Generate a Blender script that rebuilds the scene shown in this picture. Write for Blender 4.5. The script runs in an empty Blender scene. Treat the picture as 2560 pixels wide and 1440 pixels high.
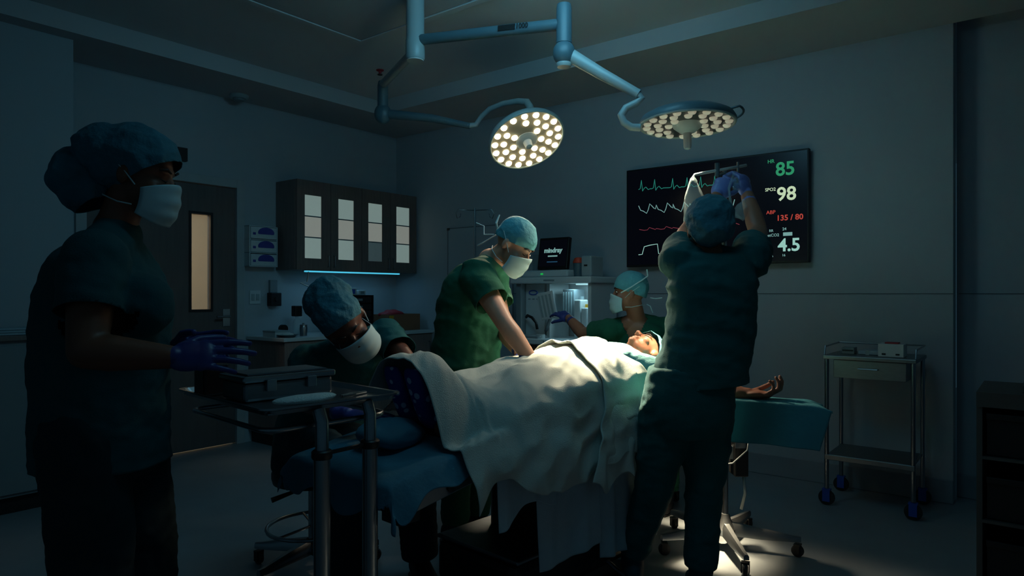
import bpy, bmesh, math, random
import numpy as np
from mathutils import Vector, Matrix, noise
random.seed(7)
C = bpy.context.scene.collection
scn = bpy.context.scene
V = Vector
F, HC, PX0, PY0 = 1700.0, 1.25, 1280.0, 733.0      # focal (px of 2560), eye height, horizon

# ------------------------------------------------------------ camera, world, lights, exposure
cam_d = bpy.data.cameras.new('camera'); cam = bpy.data.objects.new('camera', cam_d); C.objects.link(cam)
cam_d.sensor_width = 36; cam_d.lens = F / 2560 * 36; cam_d.shift_y = 13 / 2560.0
cam_d.clip_start = 0.05
cam.location = (0, 0, HC); cam.rotation_euler = (math.pi / 2, 0, 0)
scn.camera = cam
scn.view_settings.view_transform = 'Standard'; scn.view_settings.look = 'None'
scn.view_settings.gamma = 1; scn.view_settings.use_curve_mapping = False
scn.view_settings.exposure = 0.0
w = bpy.data.worlds.new('world'); scn.world = w; w.use_nodes = True
w.node_tree.nodes['Background'].inputs[0].default_value = (.24, .62, .90, 1)
w.node_tree.nodes['Background'].inputs[1].default_value = 0.042

def P(px, py, Y):
    return V(((px - PX0) / F * Y, Y, HC - (py - PY0) / F * Y))

def light(name, kind, loc, target, energy, color, **kw):
    d = bpy.data.lights.new(name, kind); d.energy = energy; d.color = color
    for k, v in kw.items(): setattr(d, k, v)
    o = bpy.data.objects.new(name, d); C.objects.link(o); o.location = loc
    o.rotation_euler = (V(target) - V(loc)).to_track_quat('-Z', 'Y').to_euler()
    return o
LAMP_A = V((.09, 4.2, 2.196)); AIM_A = V((.37, 3.17, 1.00))
LAMP_B = V((.876, 3.4, 2.10)); AIM_B = V((.83, 3.36, 0))
light('room_fill', 'AREA', (.1, 3.0, 2.92), (-.6, 6.4, 1.1), 11.5, (.21, .64, .88), shape='RECTANGLE', size=.9, size_y=.7)  # added teal fill without a fixture, brightens the far corner
light('room_fill_near', 'AREA', (.1, 1.9, 2.92), (.0, 3.2, .9), 5.2, (.21, .64, .88), shape='RECTANGLE', size=.9, size_y=.7)  # second added fill, no fixture, lifts the people from above
dA = (AIM_A - LAMP_A).normalized()
light('lamp_a_beam', 'SPOT', LAMP_A + dA * .09, AIM_A, 120, (1, .82, .58), spot_size=math.radians(60), spot_blend=.6, shadow_soft_size=.12)
light('lamp_a_focus', 'SPOT', LAMP_A + dA * .09, AIM_A, 1500, (1, .82, .56), spot_size=math.radians(28), spot_blend=1.0, shadow_soft_size=.12)
light('lamp_b_beam', 'SPOT', LAMP_B + V((0, 0, -.16)), AIM_B, 1500, (1, .78, .50), spot_size=math.radians(27), spot_blend=1.0, shadow_soft_size=.10)

light('lamp_b_cap_fill', 'SPOT', LAMP_B + V((-.12, 0, -.06)), V((.1, 3.15, 1.42)), 75, (1, .82, .60), spot_size=math.radians(50), spot_blend=1.0, shadow_soft_size=.18)  # added spot beside lamp B, aimed at the surgeon's cap and arms

# ------------------------------------------------------------ materials
def lin(h):
    r = []
    for i in (0, 2, 4):
        c = int(h[i:i + 2], 16) / 255
        r.append(c / 12.92 if c < .04045 else ((c + .055) / 1.055) ** 2.4)
    return (*r, 1)
MATS = {}
def mat(name, col, rough=.6, metal=0, var=.12, scale=8, bump=0, bscale=60, emit=None, estr=0, stretch=(1, 1, 1), spec=.5, col2=None, alpha=None, sheen=0):
    m = bpy.data.materials.new(name); m.use_nodes = True; nt = m.node_tree; n = nt.nodes; l = nt.links
    b = n['Principled BSDF']; b.inputs['Roughness'].default_value = rough; b.inputs['Metallic'].default_value = metal
    b.inputs['Specular IOR Level'].default_value = spec
    if sheen: b.inputs['Sheen Weight'].default_value = sheen
    tc = n.new('ShaderNodeTexCoord'); mp = n.new('ShaderNodeMapping'); mp.inputs['Scale'].default_value = stretch
    l.new(tc.outputs['Object'], mp.inputs[0])
    nz = n.new('ShaderNodeTexNoise'); nz.inputs['Scale'].default_value = scale; nz.inputs['Detail'].default_value = 4
    l.new(mp.outputs[0], nz.inputs[0])
    c = lin(col); mx = n.new('ShaderNodeMix'); mx.data_type = 'RGBA'
    c2 = lin(col2) if col2 else tuple(x * (1 - var) for x in c[:3]) + (1,)
    c1 = c if col2 else tuple(min(1, x * (1 + var)) for x in c[:3]) + (1,)
    mx.inputs[6].default_value = c1; mx.inputs[7].default_value = c2
    l.new(nz.outputs[0], mx.inputs[0]); l.new(mx.outputs[2], b.inputs['Base Color'])
    if bump:
        nb = n.new('ShaderNodeTexNoise'); nb.inputs['Scale'].default_value = bscale; nb.inputs['Detail'].default_value = 3
        l.new(mp.outputs[0], nb.inputs[0]); bp = n.new('ShaderNodeBump'); bp.inputs['Strength'].default_value = bump
        bp.inputs['Distance'].default_value = .01; l.new(nb.outputs[0], bp.inputs['Height']); l.new(bp.outputs[0], b.inputs['Normal'])
    if emit:
        b.inputs['Emission Color'].default_value = lin(emit); b.inputs['Emission Strength'].default_value = estr
    if alpha is not None: b.inputs['Alpha'].default_value = alpha
    MATS[name] = m; return m
mat('wall', 'a3abb0', .75, var=.03, scale=2, bump=.05, bscale=180)
mat('ceil', 'cdd0d0', .8, var=.03, scale=3)
mat('soffit', 'b4b6b8', .8, var=.03, scale=3)
mat('floor', '8d959a', .38, var=.08, scale=5, col2='7a8287', spec=.4)
mat('seam', '6a7074', .7)
mat('base', '8f9499', .55)
mat('doorwood', '5f5553', .55, var=.25, scale=6, stretch=(6, 6, .6))
mat('doorframe', 'a2a8aa', .5)
mat('laminate', '7d6c66', .5, var=.3, scale=9, stretch=(8, 8, .5), bump=.05, bscale=20)
mat('laminate_dark', '73635d', .5, var=.3, scale=9, stretch=(8, 8, .5))
mat('worktop', 'c4c9ca', .35, var=.03)
mat('paneA', '8fa0a0', .35, var=.1, emit='9db4ae', estr=.42)  # emission of the three panes stands for light inside the cabinet
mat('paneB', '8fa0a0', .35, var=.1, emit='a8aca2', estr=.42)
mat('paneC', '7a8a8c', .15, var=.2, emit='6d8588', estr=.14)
mat('strip', 'aaddee', .4, emit='3fa7c4', estr=1.3)
mat('white_plastic', 'c6cbcc', .4, var=.03)
mat('grey_plastic', '7d868a', .45, var=.05)
mat('dark_plastic', '17181a', .45, var=.1)
mat('black', '0b0b0d', .5)
mat('screen', '05060a', .25, spec=.3, emit='060810', estr=.5)
mat('steel', '9aa0a4', .28, metal=1, var=.05)
mat('steel_brushed', '8b9093', .42, metal=1, var=.15, scale=30, stretch=(1, 1, 6))
mat('enamel', '98a6a8', .35, var=.02)
mat('enamel_blue', '4a646e', .4, var=.03)
mat('led', 'fff4d8', .3, emit='ffeec0', estr=4.0)
mat('led_dim', 'e6efe8', .2, emit='fff0cc', estr=.2)
mat('lampface', 'a39c8c', .35)
mat('lampface_dark', '2d3233', .3)
mat('scrub_teal', '035456', .9, var=.15, bump=.15, bscale=220)
mat('scrub_dark', '0c4b50', .9, var=.15, bump=.15, bscale=220)
mat('scrub_green', '00523c', .9, var=.15, bump=.15, bscale=220)
mat('trouser_dark', '0a2c33', .9, var=.2)
mat('trouser_black', '0d1216', .9, var=.2)
mat('skin_light', 'c09078', .5, var=.08, scale=14)
mat('skin_tan', '93604a', .5, var=.08, scale=14)
mat('skin_brown', '7a4a36', .5, var=.08, scale=14)
mat('skin_deep', '5a3326', .48, var=.08, scale=14)
mat('cap_blue', '3a8799', .8, var=.35, scale=9, bump=.4, bscale=80, col2='1a4857')
mat('cap_teal', '4a909c', .8, var=.15, scale=30, bump=.3, bscale=70)
mat('mask', 'a9c6cc', .8, var=.06)
mat('tie', 'b5cdd0', .8)
mat('glove', '2a3776', .38, var=.12, scale=20)
mat('glove_lit', '6a78b4', .38, var=.12, scale=20)  # paler copy of the glove, lamp light put into its colour
mat('eye', 'd8d4cc', .2); mat('iris', '1a120e', .2); mat('hair', '221813', .7)
mat('shoe', '14171a', .6); mat('shoe_cover', '0d3f4a', .7, bump=.3, bscale=50)
mat('sheet', 'b4bdb6', .95, var=.05, scale=40, bump=.35, bscale=260)
mat('sheet2', '9db2bb', .95, var=.05, scale=40, bump=.2, bscale=160)
mat('pad', '3b7489', .8, var=.12, scale=12, bump=.25, bscale=50)
mat('drape_teal', '3f8f9c', .75, var=.12, scale=10, bump=.25, bscale=40)
mat('gown', '79b3b4', .9, var=.08, bump=.2, bscale=120)
mat('vinyl', '1a1d20', .45)
mat('base_metal', '33332f', .35, metal=.5, var=.15)
mat('gauze', 'd3dad8', .95, bump=.5, bscale=150)
mat('cardboard', '8b6047', .85, var=.1); mat('yellow', 'd79b24', .7); mat('red', 'a3232f', .6); mat('orange_red', 'c8442a', .6)
mat('purple', '3b3f8f', .6); mat('caster_blue', '184fae', .4); mat('rubber', '26282a', .6)
mat('bin_dark', '0f0d0d', .6); mat('rack', '4a4844', .6)
mat('glass', 'c9dde0', .08, var=.02, alpha=.28)
mat('bag', 'bcd6dc', .15, var=.05, alpha=.22)
mat('amber', '7b5238', .25, var=.2, scale=30)
mat('corridor', 'cfc0a4', .8, var=.05)
for nm, c, s in (('t_green', '2f9a6a', .75), ('t_wave', '2c9080', .6), ('t_white', 'cfe6c0', .8), ('t_cyan', '8fc4c0', .6), ('t_pale', '9cd0c4', .85),
                 ('t_red', 'c2483c', .75), ('t_pink', '8c3c4a', .7), ('t_blue', '2a5a7a', .5), ('led_green', '18c04a', .9), ('glow', 'a8e0e8', 1.0)):
    mat(nm, '000000', .5, emit=c, estr=s)
# sock: blue with pale zig zag print
m = mat('sock', '3346a0', .9); nt = m.node_tree; b = nt.nodes['Principled BSDF']
tc = nt.nodes.new('ShaderNodeTexCoord'); vo = nt.nodes.new('ShaderNodeTexVoronoi'); vo.inputs['Scale'].default_value = 24
cr = nt.nodes.new('ShaderNodeValToRGB'); cr.color_ramp.elements[0].position = .26; cr.color_ramp.elements[1].position = .32
cr.color_ramp.elements[0].color = lin('b8c6e6'); cr.color_ramp.elements[1].color = lin('2c3c96')
nt.links.new(tc.outputs['Object'], vo.inputs[0]); nt.links.new(vo.outputs[0], cr.inputs[0]); nt.links.new(cr.outputs[0], b.inputs['Base Color'])

# ------------------------------------------------------------ object helpers
ORG = {}
def thing(name, label, cat, loc, group=None):
    o = bpy.data.objects.new(name, None); C.objects.link(o); o.location = loc; o.empty_display_size = .1
    o['label'] = label; o['category'] = cat
    if group: o['group'] = group
    ORG[o.name] = V(loc); return o
def tag(o, label, cat, group=None):
    o['label'] = label; o['category'] = cat
    if group: o['group'] = group
    return o
def struct(o): o['kind'] = 'structure'; return o
def link_mesh(name, me, material, parent=None, smooth=False, bevel=0, solid=0, angle=None):
    o = bpy.data.objects.new(name, me); C.objects.link(o)
    me.materials.clear(); me.materials.append(MATS[material] if isinstance(material, str) else material)
    n = len(me.vertices); co = np.empty(n * 3); me.vertices.foreach_get('co', co); co = co.reshape(-1, 3)
    if parent is None:
        org = V(((co[:, 0].min() + co[:, 0].max()) / 2, (co[:, 1].min() + co[:, 1].max()) / 2, co[:, 2].min()))
        o.location = org
    else:
        org = ORG[parent.name]; o.parent = parent
    co -= np.array(org)[None]; me.vertices.foreach_set('co', co.ravel()); ORG[o.name] = org
    me.polygons.foreach_set('use_smooth', [bool(smooth)] * len(me.polygons))
    if smooth == 'auto':
        try: me.set_sharp_from_angle(angle=math.radians(40))
        except Exception: pass
    if solid:
        md = o.modifiers.new('solid', 'SOLIDIFY'); md.thickness = solid; md.offset = 0
    if bevel:
        md = o.modifiers.new('bevel', 'BEVEL'); md.width = bevel; md.segments = 2; md.limit_method = 'ANGLE'
    me.update(); return o

def frame2(o, a, b):                                  # local (a,b,z) -> world
    o = V((o[0], o[1], 0)); a = V((a[0], a[1], 0)); b = V((b[0], b[1], 0))
    return lambda x, y, z: o + a * x + b * y + V((0, 0, z))
def basis(f, u):
    f = V(f).normalized(); u = V(u); u = (u - f * u.dot(f)).normalized(); r = f.cross(u); return r, f, u

class MB:
    def __init__(s): s.v = []; s.f = []
    def add(s, vs, fs):
        k = len(s.v); s.v += [tuple(x) for x in vs]; s.f += [tuple(k + i for i in q) for q in fs]; return s
    def box(s, fr, x0, x1, y0, y1, z0, z1):
        vs = [fr(x, y, z) for z in (z0, z1) for y in (y0, y1) for x in (x0, x1)]
        return s.add(vs, [(0, 2, 3, 1), (4, 5, 7, 6), (0, 1, 5, 4), (2, 6, 7, 3), (0, 4, 6, 2), (1, 3, 7, 5)])
    def obox(s, c, ax, ay, az, hx, hy, hz):
        c = V(c); fr = lambda x, y, z: c + V(ax) * x + V(ay) * y + V(az) * z
        return s.box(fr, -hx, hx, -hy, hy, -hz, hz)
    def rings(s, rings, cap=True, closed=False):
        n = len(rings[0]); vs = [p for r in rings for p in r]; fs = []
        m = len(rings)
        for i in range(m if closed else m - 1):
            j = (i + 1) % m
            for k in range(n): fs.append((i * n + k, i * n + (k + 1) % n, j * n + (k + 1) % n, j * n + k))
        if cap and not closed:
            vs.append(sum(rings[0], V()) / n); vs.append(sum(rings[-1], V()) / n); a = m * n
            for k in range(n):
                fs.append((a, (k + 1) % n, k)); fs.append((a + 1, (m - 1) * n + k, (m - 1) * n + (k + 1) % n))
        return s.add(vs, fs)
    def tube(s, pts, r, n=12, closed=False):
        pts = [V(p) for p in pts]; m = len(pts); rs = r if isinstance(r, (list, tuple)) else [r] * m
        tan = []
        for i in range(m):
            a = pts[(i - 1) % m] if (i > 0 or closed) else pts[i]; b = pts[(i + 1) % m] if (i < m - 1 or closed) else pts[i]
            tan.append((b - a).normalized())
        up = V((0, 0, 1)) if abs(tan[0].z) < .9 else V((1, 0, 0)); x = (up - tan[0] * up.dot(tan[0])).normalized(); rings = []
        for i in range(m):
            x = (x - tan[i] * x.dot(tan[i])).normalized(); y = tan[i].cross(x)
            rings.append([pts[i] + (x * math.cos(2 * math.pi * k / n) + y * math.sin(2 * math.pi * k / n)) * rs[i] for k in range(n)])
        return s.rings(rings, closed=closed)
    def ell(s, c, axes, rad, nu=16, nv=10):
        c = V(c); a, b, d = [V(x) for x in axes]; rings = []
        for i in range(1, nv):
            t = math.pi * i / nv
            rings.append([c + a * (rad[0] * math.sin(t) * math.cos(2 * math.pi * k / nu)) + b * (rad[1] * math.sin(t) * math.sin(2 * math.pi * k / nu)) - d * (rad[2] * math.cos(t)) for k in range(nu)])
        k0 = len(s.v); s.rings(rings, cap=False); n = len(rings)
        s.v.append(tuple(c - d * rad[2])); s.v.append(tuple(c + d * rad[2])); e = len(s.v)
        for k in range(nu):
            s.f.append((e - 2, k0 + (k + 1) % nu, k0 + k)); s.f.append((e - 1, k0 + (n - 1) * nu + k, k0 + (n - 1) * nu + (k + 1) % nu))
        return s
    def sph(s, c, r, n=12): return s.ell(c, ((1, 0, 0), (0, 1, 0), (0, 0, 1)), (r, r, r), n, max(6, n // 2 + 2))
    def limb(s, pts, rs):
        pts = [V(p) for p in pts]
        for p, r in zip(pts, rs): s.sph(p, r)
        for i in range(len(pts) - 1):
            if (pts[i + 1] - pts[i]).length > 1e-4: s.tube([pts[i], pts[i + 1]], [rs[i], rs[i + 1]], 14)
        return s
    def lathe(s, c, prof, axis=(0, 0, 1), n=24):
        az = V(axis).normalized(); ax = V((1, 0, 0)) if abs(az.x) < .9 else V((0, 1, 0)); ax = (ax - az * ax.dot(az)).normalized(); ay = az.cross(ax); c = V(c)
        return s.rings([[c + az * h + (ax * math.cos(2 * math.pi * k / n) + ay * math.sin(2 * math.pi * k / n)) * max(r, 1e-4) for k in range(n)] for r, h in prof])
    def loft(s, secs, n=20, sub=4):     # secs: (center, side, fwd, a, b)
        S = [(V(c), V(sd), V(fw), a, b) for c, sd, fw, a, b in secs]; rings = []
        def cr(p0, p1, p2, p3, t):
            return ((p1 * 2) + (p2 - p0) * t + (p0 * 2 - p1 * 5 + p2 * 4 - p3) * t * t + (p1 * 3 - p0 - p2 * 3 + p3) * t ** 3) * .5
        for i in range(len(S) - 1):
            q = [S[max(i - 1, 0)], S[i], S[i + 1], S[min(i + 2, len(S) - 1)]]
            for k in range(sub + (i == len(S) - 2)):
                t = k / sub; g = [cr(*[x[j] for x in q], t) for j in range(5)]
                sd, fw = g[1].normalized(), g[2].normalized()
                rings.append([g[0] + sd * g[3] * math.copysign(abs(math.cos(a)) ** .85, math.cos(a)) + fw * g[4] * math.copysign(abs(math.sin(a)) ** .85, math.sin(a)) for a in [2 * math.pi * z / n for z in range(n)]])
        return s.rings(rings)
    def mesh(s, name, recalc=True):
        me = bpy.data.meshes.new(name); me.from_pydata(s.v, [], s.f); me.validate()
        if recalc:
            bm = bmesh.new(); bm.from_mesh(me); bmesh.ops.recalc_face_normals(bm, faces=bm.faces); bm.to_mesh(me); bm.free()
        return me
    def build(s, name, material, parent=None, **kw): return link_mesh(name, s.mesh(name), material, parent, **kw)

def remesh(mb, voxel, smooth=4, disp=None, cuts=(), kill=None, name='m'):
    me = mb.mesh('tmp'); o = bpy.data.objects.new('tmp', me); C.objects.link(o)
    md = o.modifiers.new('r', 'REMESH'); md.mode = 'VOXEL'; md.voxel_size = voxel
    if smooth:
        sm = o.modifiers.new('s', 'SMOOTH'); sm.iterations = smooth; sm.factor = .5
    bpy.context.view_layer.update(); dg = bpy.context.evaluated_depsgraph_get()
    out = bpy.data.meshes.new_from_object(o.evaluated_get(dg), depsgraph=dg); out.name = name
    bpy.data.objects.remove(o); bpy.data.meshes.remove(me)
    if disp:
        n = len(out.vertices); co = np.empty(n * 3); out.vertices.foreach_get('co', co); co = co.reshape(-1, 3)
        no = np.empty(n * 3); out.vertices.foreach_get('normal', no); no = no.reshape(-1, 3)
        d = np.array([disp(V(p)) for p in co]); co += no * d[:, None]; out.vertices.foreach_set('co', co.ravel()); out.update()
    if cuts or kill:
        bm = bmesh.new(); bm.from_mesh(out)
        for (pc, pn, rad) in cuts:
            pc = V(pc); pn = V(pn).normalized()
            fs = [f for f in bm.faces if (f.calc_center_median() - pc).length < rad]
            g = set(fs)
            for f in fs: g.update(f.edges); g.update(f.verts)
            bmesh.ops.bisect_plane(bm, geom=list(g), plane_co=pc, plane_no=pn, clear_outer=True)
        if kill:
            fs = [f for f in bm.faces if kill(f.calc_center_median())]
            bmesh.ops.delete(bm, geom=fs, context='FACES')
        bm.to_mesh(out); bm.free()
    return out
def folds(amp=.006, sc=(5, 5, 14), amp2=.003, seed=0.0):
    def f(p):
        q = V((p.x * sc[0] + seed, p.y * sc[1], p.z * sc[2] + 3 * (p.x + p.y)))
        a = noise.noise(q); return amp * (1 - 2.2 * abs(a)) * .8 + amp2 * noise.noise(V((p.x * 30, p.y * 30, p.z * 45 + seed)))
    return f
def textmesh(s, size, org, ax, ay, off=.0, extrude=.0008, spacing=1):
    cu = bpy.data.curves.new('t', 'FONT'); cu.body = s; cu.size = size; cu.offset = off; cu.extrude = extrude; cu.space_character = spacing
    cu.align_x = 'LEFT'; cu.resolution_u = 3
    o = bpy.data.objects.new('t', cu); C.objects.link(o)
    ax = V(ax).normalized(); ay = V(ay).normalized(); az = ax.cross(ay)
    bpy.context.view_layer.update(); dg = bpy.context.evaluated_depsgraph_get()
    me = bpy.data.meshes.new_from_object(o.evaluated_get(dg), depsgraph=dg); bpy.data.objects.remove(o)
    M = Matrix((ax, ay, az)).transposed().to_4x4(); M.translation = V(org); me.transform(M); return me

# ------------------------------------------------------------ frames of the place
TH = math.atan(1338 / 1700)
D = V((math.sin(TH), math.cos(TH), 0)); N = V((math.cos(TH), -math.sin(TH), 0))     # along the door wall, out of it
W0 = V((-2.29, 5.64, 0)); CORN = W0 + D * 1.766
E = N.copy(); M_ = -D                                                               # along the screen wall, out of it
Wf = frame2(W0, D, N); Rf = frame2(CORN, E, M_)
def hit(org, along, px, off_v, off, py=None):
    k = (px - PX0) / F; o = org + off_v * off
    t = (k * o.y - o.x) / (along.x - k * along.y); p = o + along * t
    return (t, None if py is None else HC - (py - PY0) / F * p.y)
hitL = lambda px, py=None, off=0: hit(W0, D, px, N, off, py)
hitR = lambda px, py=None, off=0: hit(CORN, E, px, M_, off, py)
U = V((.68, .733, 0)).normalized(); VV = V((U.y, -U.x, 0)); E0 = V((-.56, 2.2, 0))
T = lambda L, v, z: E0 + U * L + VV * v + V((0, 0, z))
ZU = V((0, 0, 1))

# ------------------------------------------------------------ setting
ZC, ZS = 2.97, 2.85
fl = MB().box(lambda x, y, z: V((x, y, z)), -6, 7, -1.5, 9, -.1, 0).build('floor', 'floor'); struct(fl)
ce = MB().box(lambda x, y, z: V((x, y, z)), -6, 7, -1.5, 9, ZC, ZC + .1).build('ceiling', 'ceil'); struct(ce)
b = MB().box(Wf, -6.5, 1.766, 0, .59, ZS, ZC); struct(b.build('trim_1', 'soffit'))
b = MB().box(Rf, .59, 7.5, 0, .73, ZS, ZC); struct(b.build('trim_2', 'soffit'))
DT0, DT1, DH = -1.12, 0.0, 2.12
b = MB().box(Wf, -6.5, DT0 - .07, -.14, 0, 0, ZC).box(Wf, DT1 + .07, 1.766 + .2, -.14, 0, 0, ZC).box(Wf, DT0 - .07, DT1 + .07, -.14, 0, DH + .07, ZC)
wl = struct(b.build('wall_left', 'wall'))
wb = struct(MB().box(Rf, 0, 4.85, -.14, 0, 0, ZC).build('wall_back', 'wall'))
wr = struct(MB().box(Rf, 4.85, 8, -.34, -.2, 0, ZC).build('wall_right', 'wall'))
wn = struct(MB().box(Wf, -6.5, -1.353, 0, .45, 0, ZC).build('wall_near', 'wall'))
struct(MB().box(Rf, .6, 4.85, 0, .012, 0, .14).build('baseboard_back', 'base', bevel=.004))
struct(MB().box(Rf, 4.85, 8, -.2, -.188, 0, .14).build('baseboard_right', 'base', bevel=.004))
struct(MB().box(Wf, DT0 - .25, DT0 - .1, 0, .012, 0, .14).build('baseboard_left', 'base', bevel=.004))
struct(MB().box(Rf, 1.5, 4.85, 0, .003, 1.244, 1.25).build('trim_3', 'seam'))
struct(MB().box(Rf, 4.86, 8, -.2, -.197, 1.244, 1.25).build('trim_4', 'seam'))
# ceiling light-flow panel
K = V((-1.027, 4.656, 0)); Kf = frame2(K, -D, E)
cp = MB()
for (a0, a1, b0, b1) in ((0, .05, 0, 1.24), (1.05, 1.10, 0, 1.24), (.05, 1.05, 0, .05), (.05, 1.05, 1.19, 1.24)): cp.box(Kf, a0, a1, b0, b1, ZC - .022, ZC)
o = struct(cp.build('trim_5', 'ceil', bevel=.003))
struct(MB().box(Kf, -.012, 1.112, -.012, 1.252, ZC - .006, ZC + .0).build('trim_6', 'seam'))
struct(MB().box(Kf, .056, 1.044, .056, 1.184, ZC - .016, ZC - .007).build('trim_9', 'soffit', bevel=.002))
# door frame and door
b = MB().box(Wf, DT0 - .07, DT0, -.14, .02, 0, DH + .07).box(Wf, DT1, DT1 + .07, -.14, .02, 0, DH + .07).box(Wf, DT0, DT1, -.14, .02, DH, DH + .07)
struct(b.build('trim_7', 'doorframe', bevel=.004))
t0, z1 = hitL(480, 533); t1, z0 = hitL(528, 773)
door = MB().box(Wf, DT0 + .004, t0, -.06, -.012, .012, DH - .004).box(Wf, t1, DT1 - .004, -.06, -.012, .012, DH - .004)
door.box(Wf, t0, t1, -.06, -.012, .012, z0).box(Wf, t0, t1, -.06, -.012, z1, DH - .004)
door = struct(door.build('door_1', 'doorwood'))
g = MB()
for a0, a1, c0, c1 in ((t0 - .02, t1 + .02, z1, z1 + .02), (t0 - .02, t1 + .02, z0 - .02, z0), (t0 - .02, t0, z0, z1), (t1, t1 + .02, z0, z1)): g.box(Wf, a0, a1, -.012, -.006, c0, c1)
g.build('window_bead', 'dark_plastic', door)
MB().box(Wf, t0, t1, -.04, -.034, z0, z1).build('pane', 'glass', door)
hd = MB().box(Wf, -.11, -.05, -.012, -.004, .98, 1.12).tube([Wf(-.08, 0, 1.06), Wf(-.08, .05, 1.06), Wf(-.19, .05, 1.06)], .01)
hd.build('door_handle', 'steel', door)
# lit corridor beyond the door
b = MB().box(Wf, -2.4, 1.2, -1.7, -1.6, 0, 2.7).box(Wf, -2.4, 1.2, -1.6, -.14, 2.6, 2.7).box(Wf, -2.5, -2.4, -1.7, -.14, 0, 2.7).box(Wf, 1.2, 1.3, -1.7, -.14, 0, 2.7)
struct(b.build('wall_corridor', 'corridor'))
b = MB().box(Wf, -1.3, -1.22, -1.6, -1.55, 0, 2.5).box(Wf, -1.02, -.99, -1.6, -1.57, 0, 2.5); struct(b.build('trim_8', 'worktop'))
light('corridor_light', 'AREA', Wf(-.6, -.9, 2.55), Wf(-.6, -.9, 0), 30, (1, .86, .66), shape='RECTANGLE', size=1.6, size_y=.5)

# smoke detector, exit box, glove boxes, switch, dispenser
def onsoff(px, py, z=ZS):
    Y = (z - HC) * F / (PY0 - py); return V(((px - PX0) / F * Y, Y, z))
p = onsoff(597, 238)
t = thing('smoke_detector', 'round white smoke detector on the lowered ceiling edge above the door', 'detector', p)
MB().lathe(p, [(.075, 0), (.075, -.015), (.06, -.03)]).build('base', 'enamel', t, smooth='auto'); MB().lathe(p, [(.045, -.03), (.04, -.045), (.02, -.05)]).build('sensor_cap', 'grey_plastic', t, smooth='auto')
a, z1_ = hitL(436, 367); c_, z0_ = hitL(465, 405)
t = thing('sign_box', 'small dark square box sign on the wall above the door', 'sign', Wf(a, .02, z0_))
MB().box(Wf, a - .04, c_, .0, .03, z0_, z1_).build('case', 'dark_plastic', t, bevel=.003); MB().box(Wf, a - .03, c_ - .01, .03, .033, z0_ + .01, z1_ - .01).build('face', 'black', t)
a, zt = hitL(618, 562, .1); c_, zb = hitL(694, 668, .1)
t = thing('glove_rack', 'white wall rack holding three boxes of gloves left of the wall cabinet', 'rack', Wf(a, .05, zb)); a += .02; c_ = min(c_, .36)
r_ = MB().box(Wf, a, c_, 0.003, .01, zb, zt).box(Wf, a, a + .008, .01, .1, zb, zt).box(Wf, c_ - .008, c_, .01, .1, zb, zt)
for k in range(4): r_.box(Wf, a, c_, .01, .1, zb + (zt - zb - .006) * k / 3, zb + (zt - zb - .006) * k / 3 + .006)
r_.build('shell', 'white_plastic', t)
hh = (zt - zb) / 3
for k, wh in enumerate(('bottom', 'middle', 'top')):
    zz = zb + hh * k + .007
    g = thing('glove_box', 'glove box with dark blue opening, %s one in the white wall rack' % wh, 'box', Wf((a + c_) / 2, .05, zz), 'glove boxes in the wall rack')
    MB().box(Wf, a + .012, c_ - .012, .012, .104, zz, zz + hh - .016).build('carton', 'white_plastic', g, bevel=.002)
    q = MB().lathe(Wf((a + c_) / 2 + .02, .104, zz + hh * .45), [(1, 0), (1, .003)], N, 24)
    cc = Wf((a + c_) / 2 + .02, .104, zz + hh * .45); q.v = [tuple(cc + N * ((V(v) - cc).dot(N)) + D * (V(v) - cc).dot(D) * .075 + ZU * max(-.3, (V(v) - cc).z) * .045) for v in q.v]
    q.build('opening', 'purple', g)
    MB().box(Wf, a + .03, a + .055, .104, .106, zz + .03, zz + .05).build('print', 'purple', g)
a, zz = hitL(637, 760)
t = thing('light_switch', 'white double light switch plate beside the door', 'switch', Wf(a, 0, zz))
MB().box(Wf, a - .05, a + .05, 0, .008, zz, zz + .115).build('plate', 'white_plastic', t, bevel=.002)
for k in (-1, 1): MB().box(Wf, a + k * .022 - .014, a + k * .022 + .014, .008, .014, zz + .03, zz + .085).build('rocker', 'enamel', t, bevel=.002)
a, zz = hitL(680, 765)
t = thing('soap_dispenser', 'black wall mounted dispenser with narrow grey upper part beside the door', 'dispenser', Wf(a, 0, zz))
MB().box(Wf, a - .05, a + .05, 0, .07, zz, zz + .115).build('body', 'black', t, bevel=.006); MB().box(Wf, a - .035, a + .035, 0, .03, zz + .115, zz + .225).build('bracket', 'grey_plastic', t, bevel=.003)
MB().lathe(Wf(a, .07, zz + .06), [(.02, 0), (.018, .006)], N, 16).build('button', 'dark_plastic', t)

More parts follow.
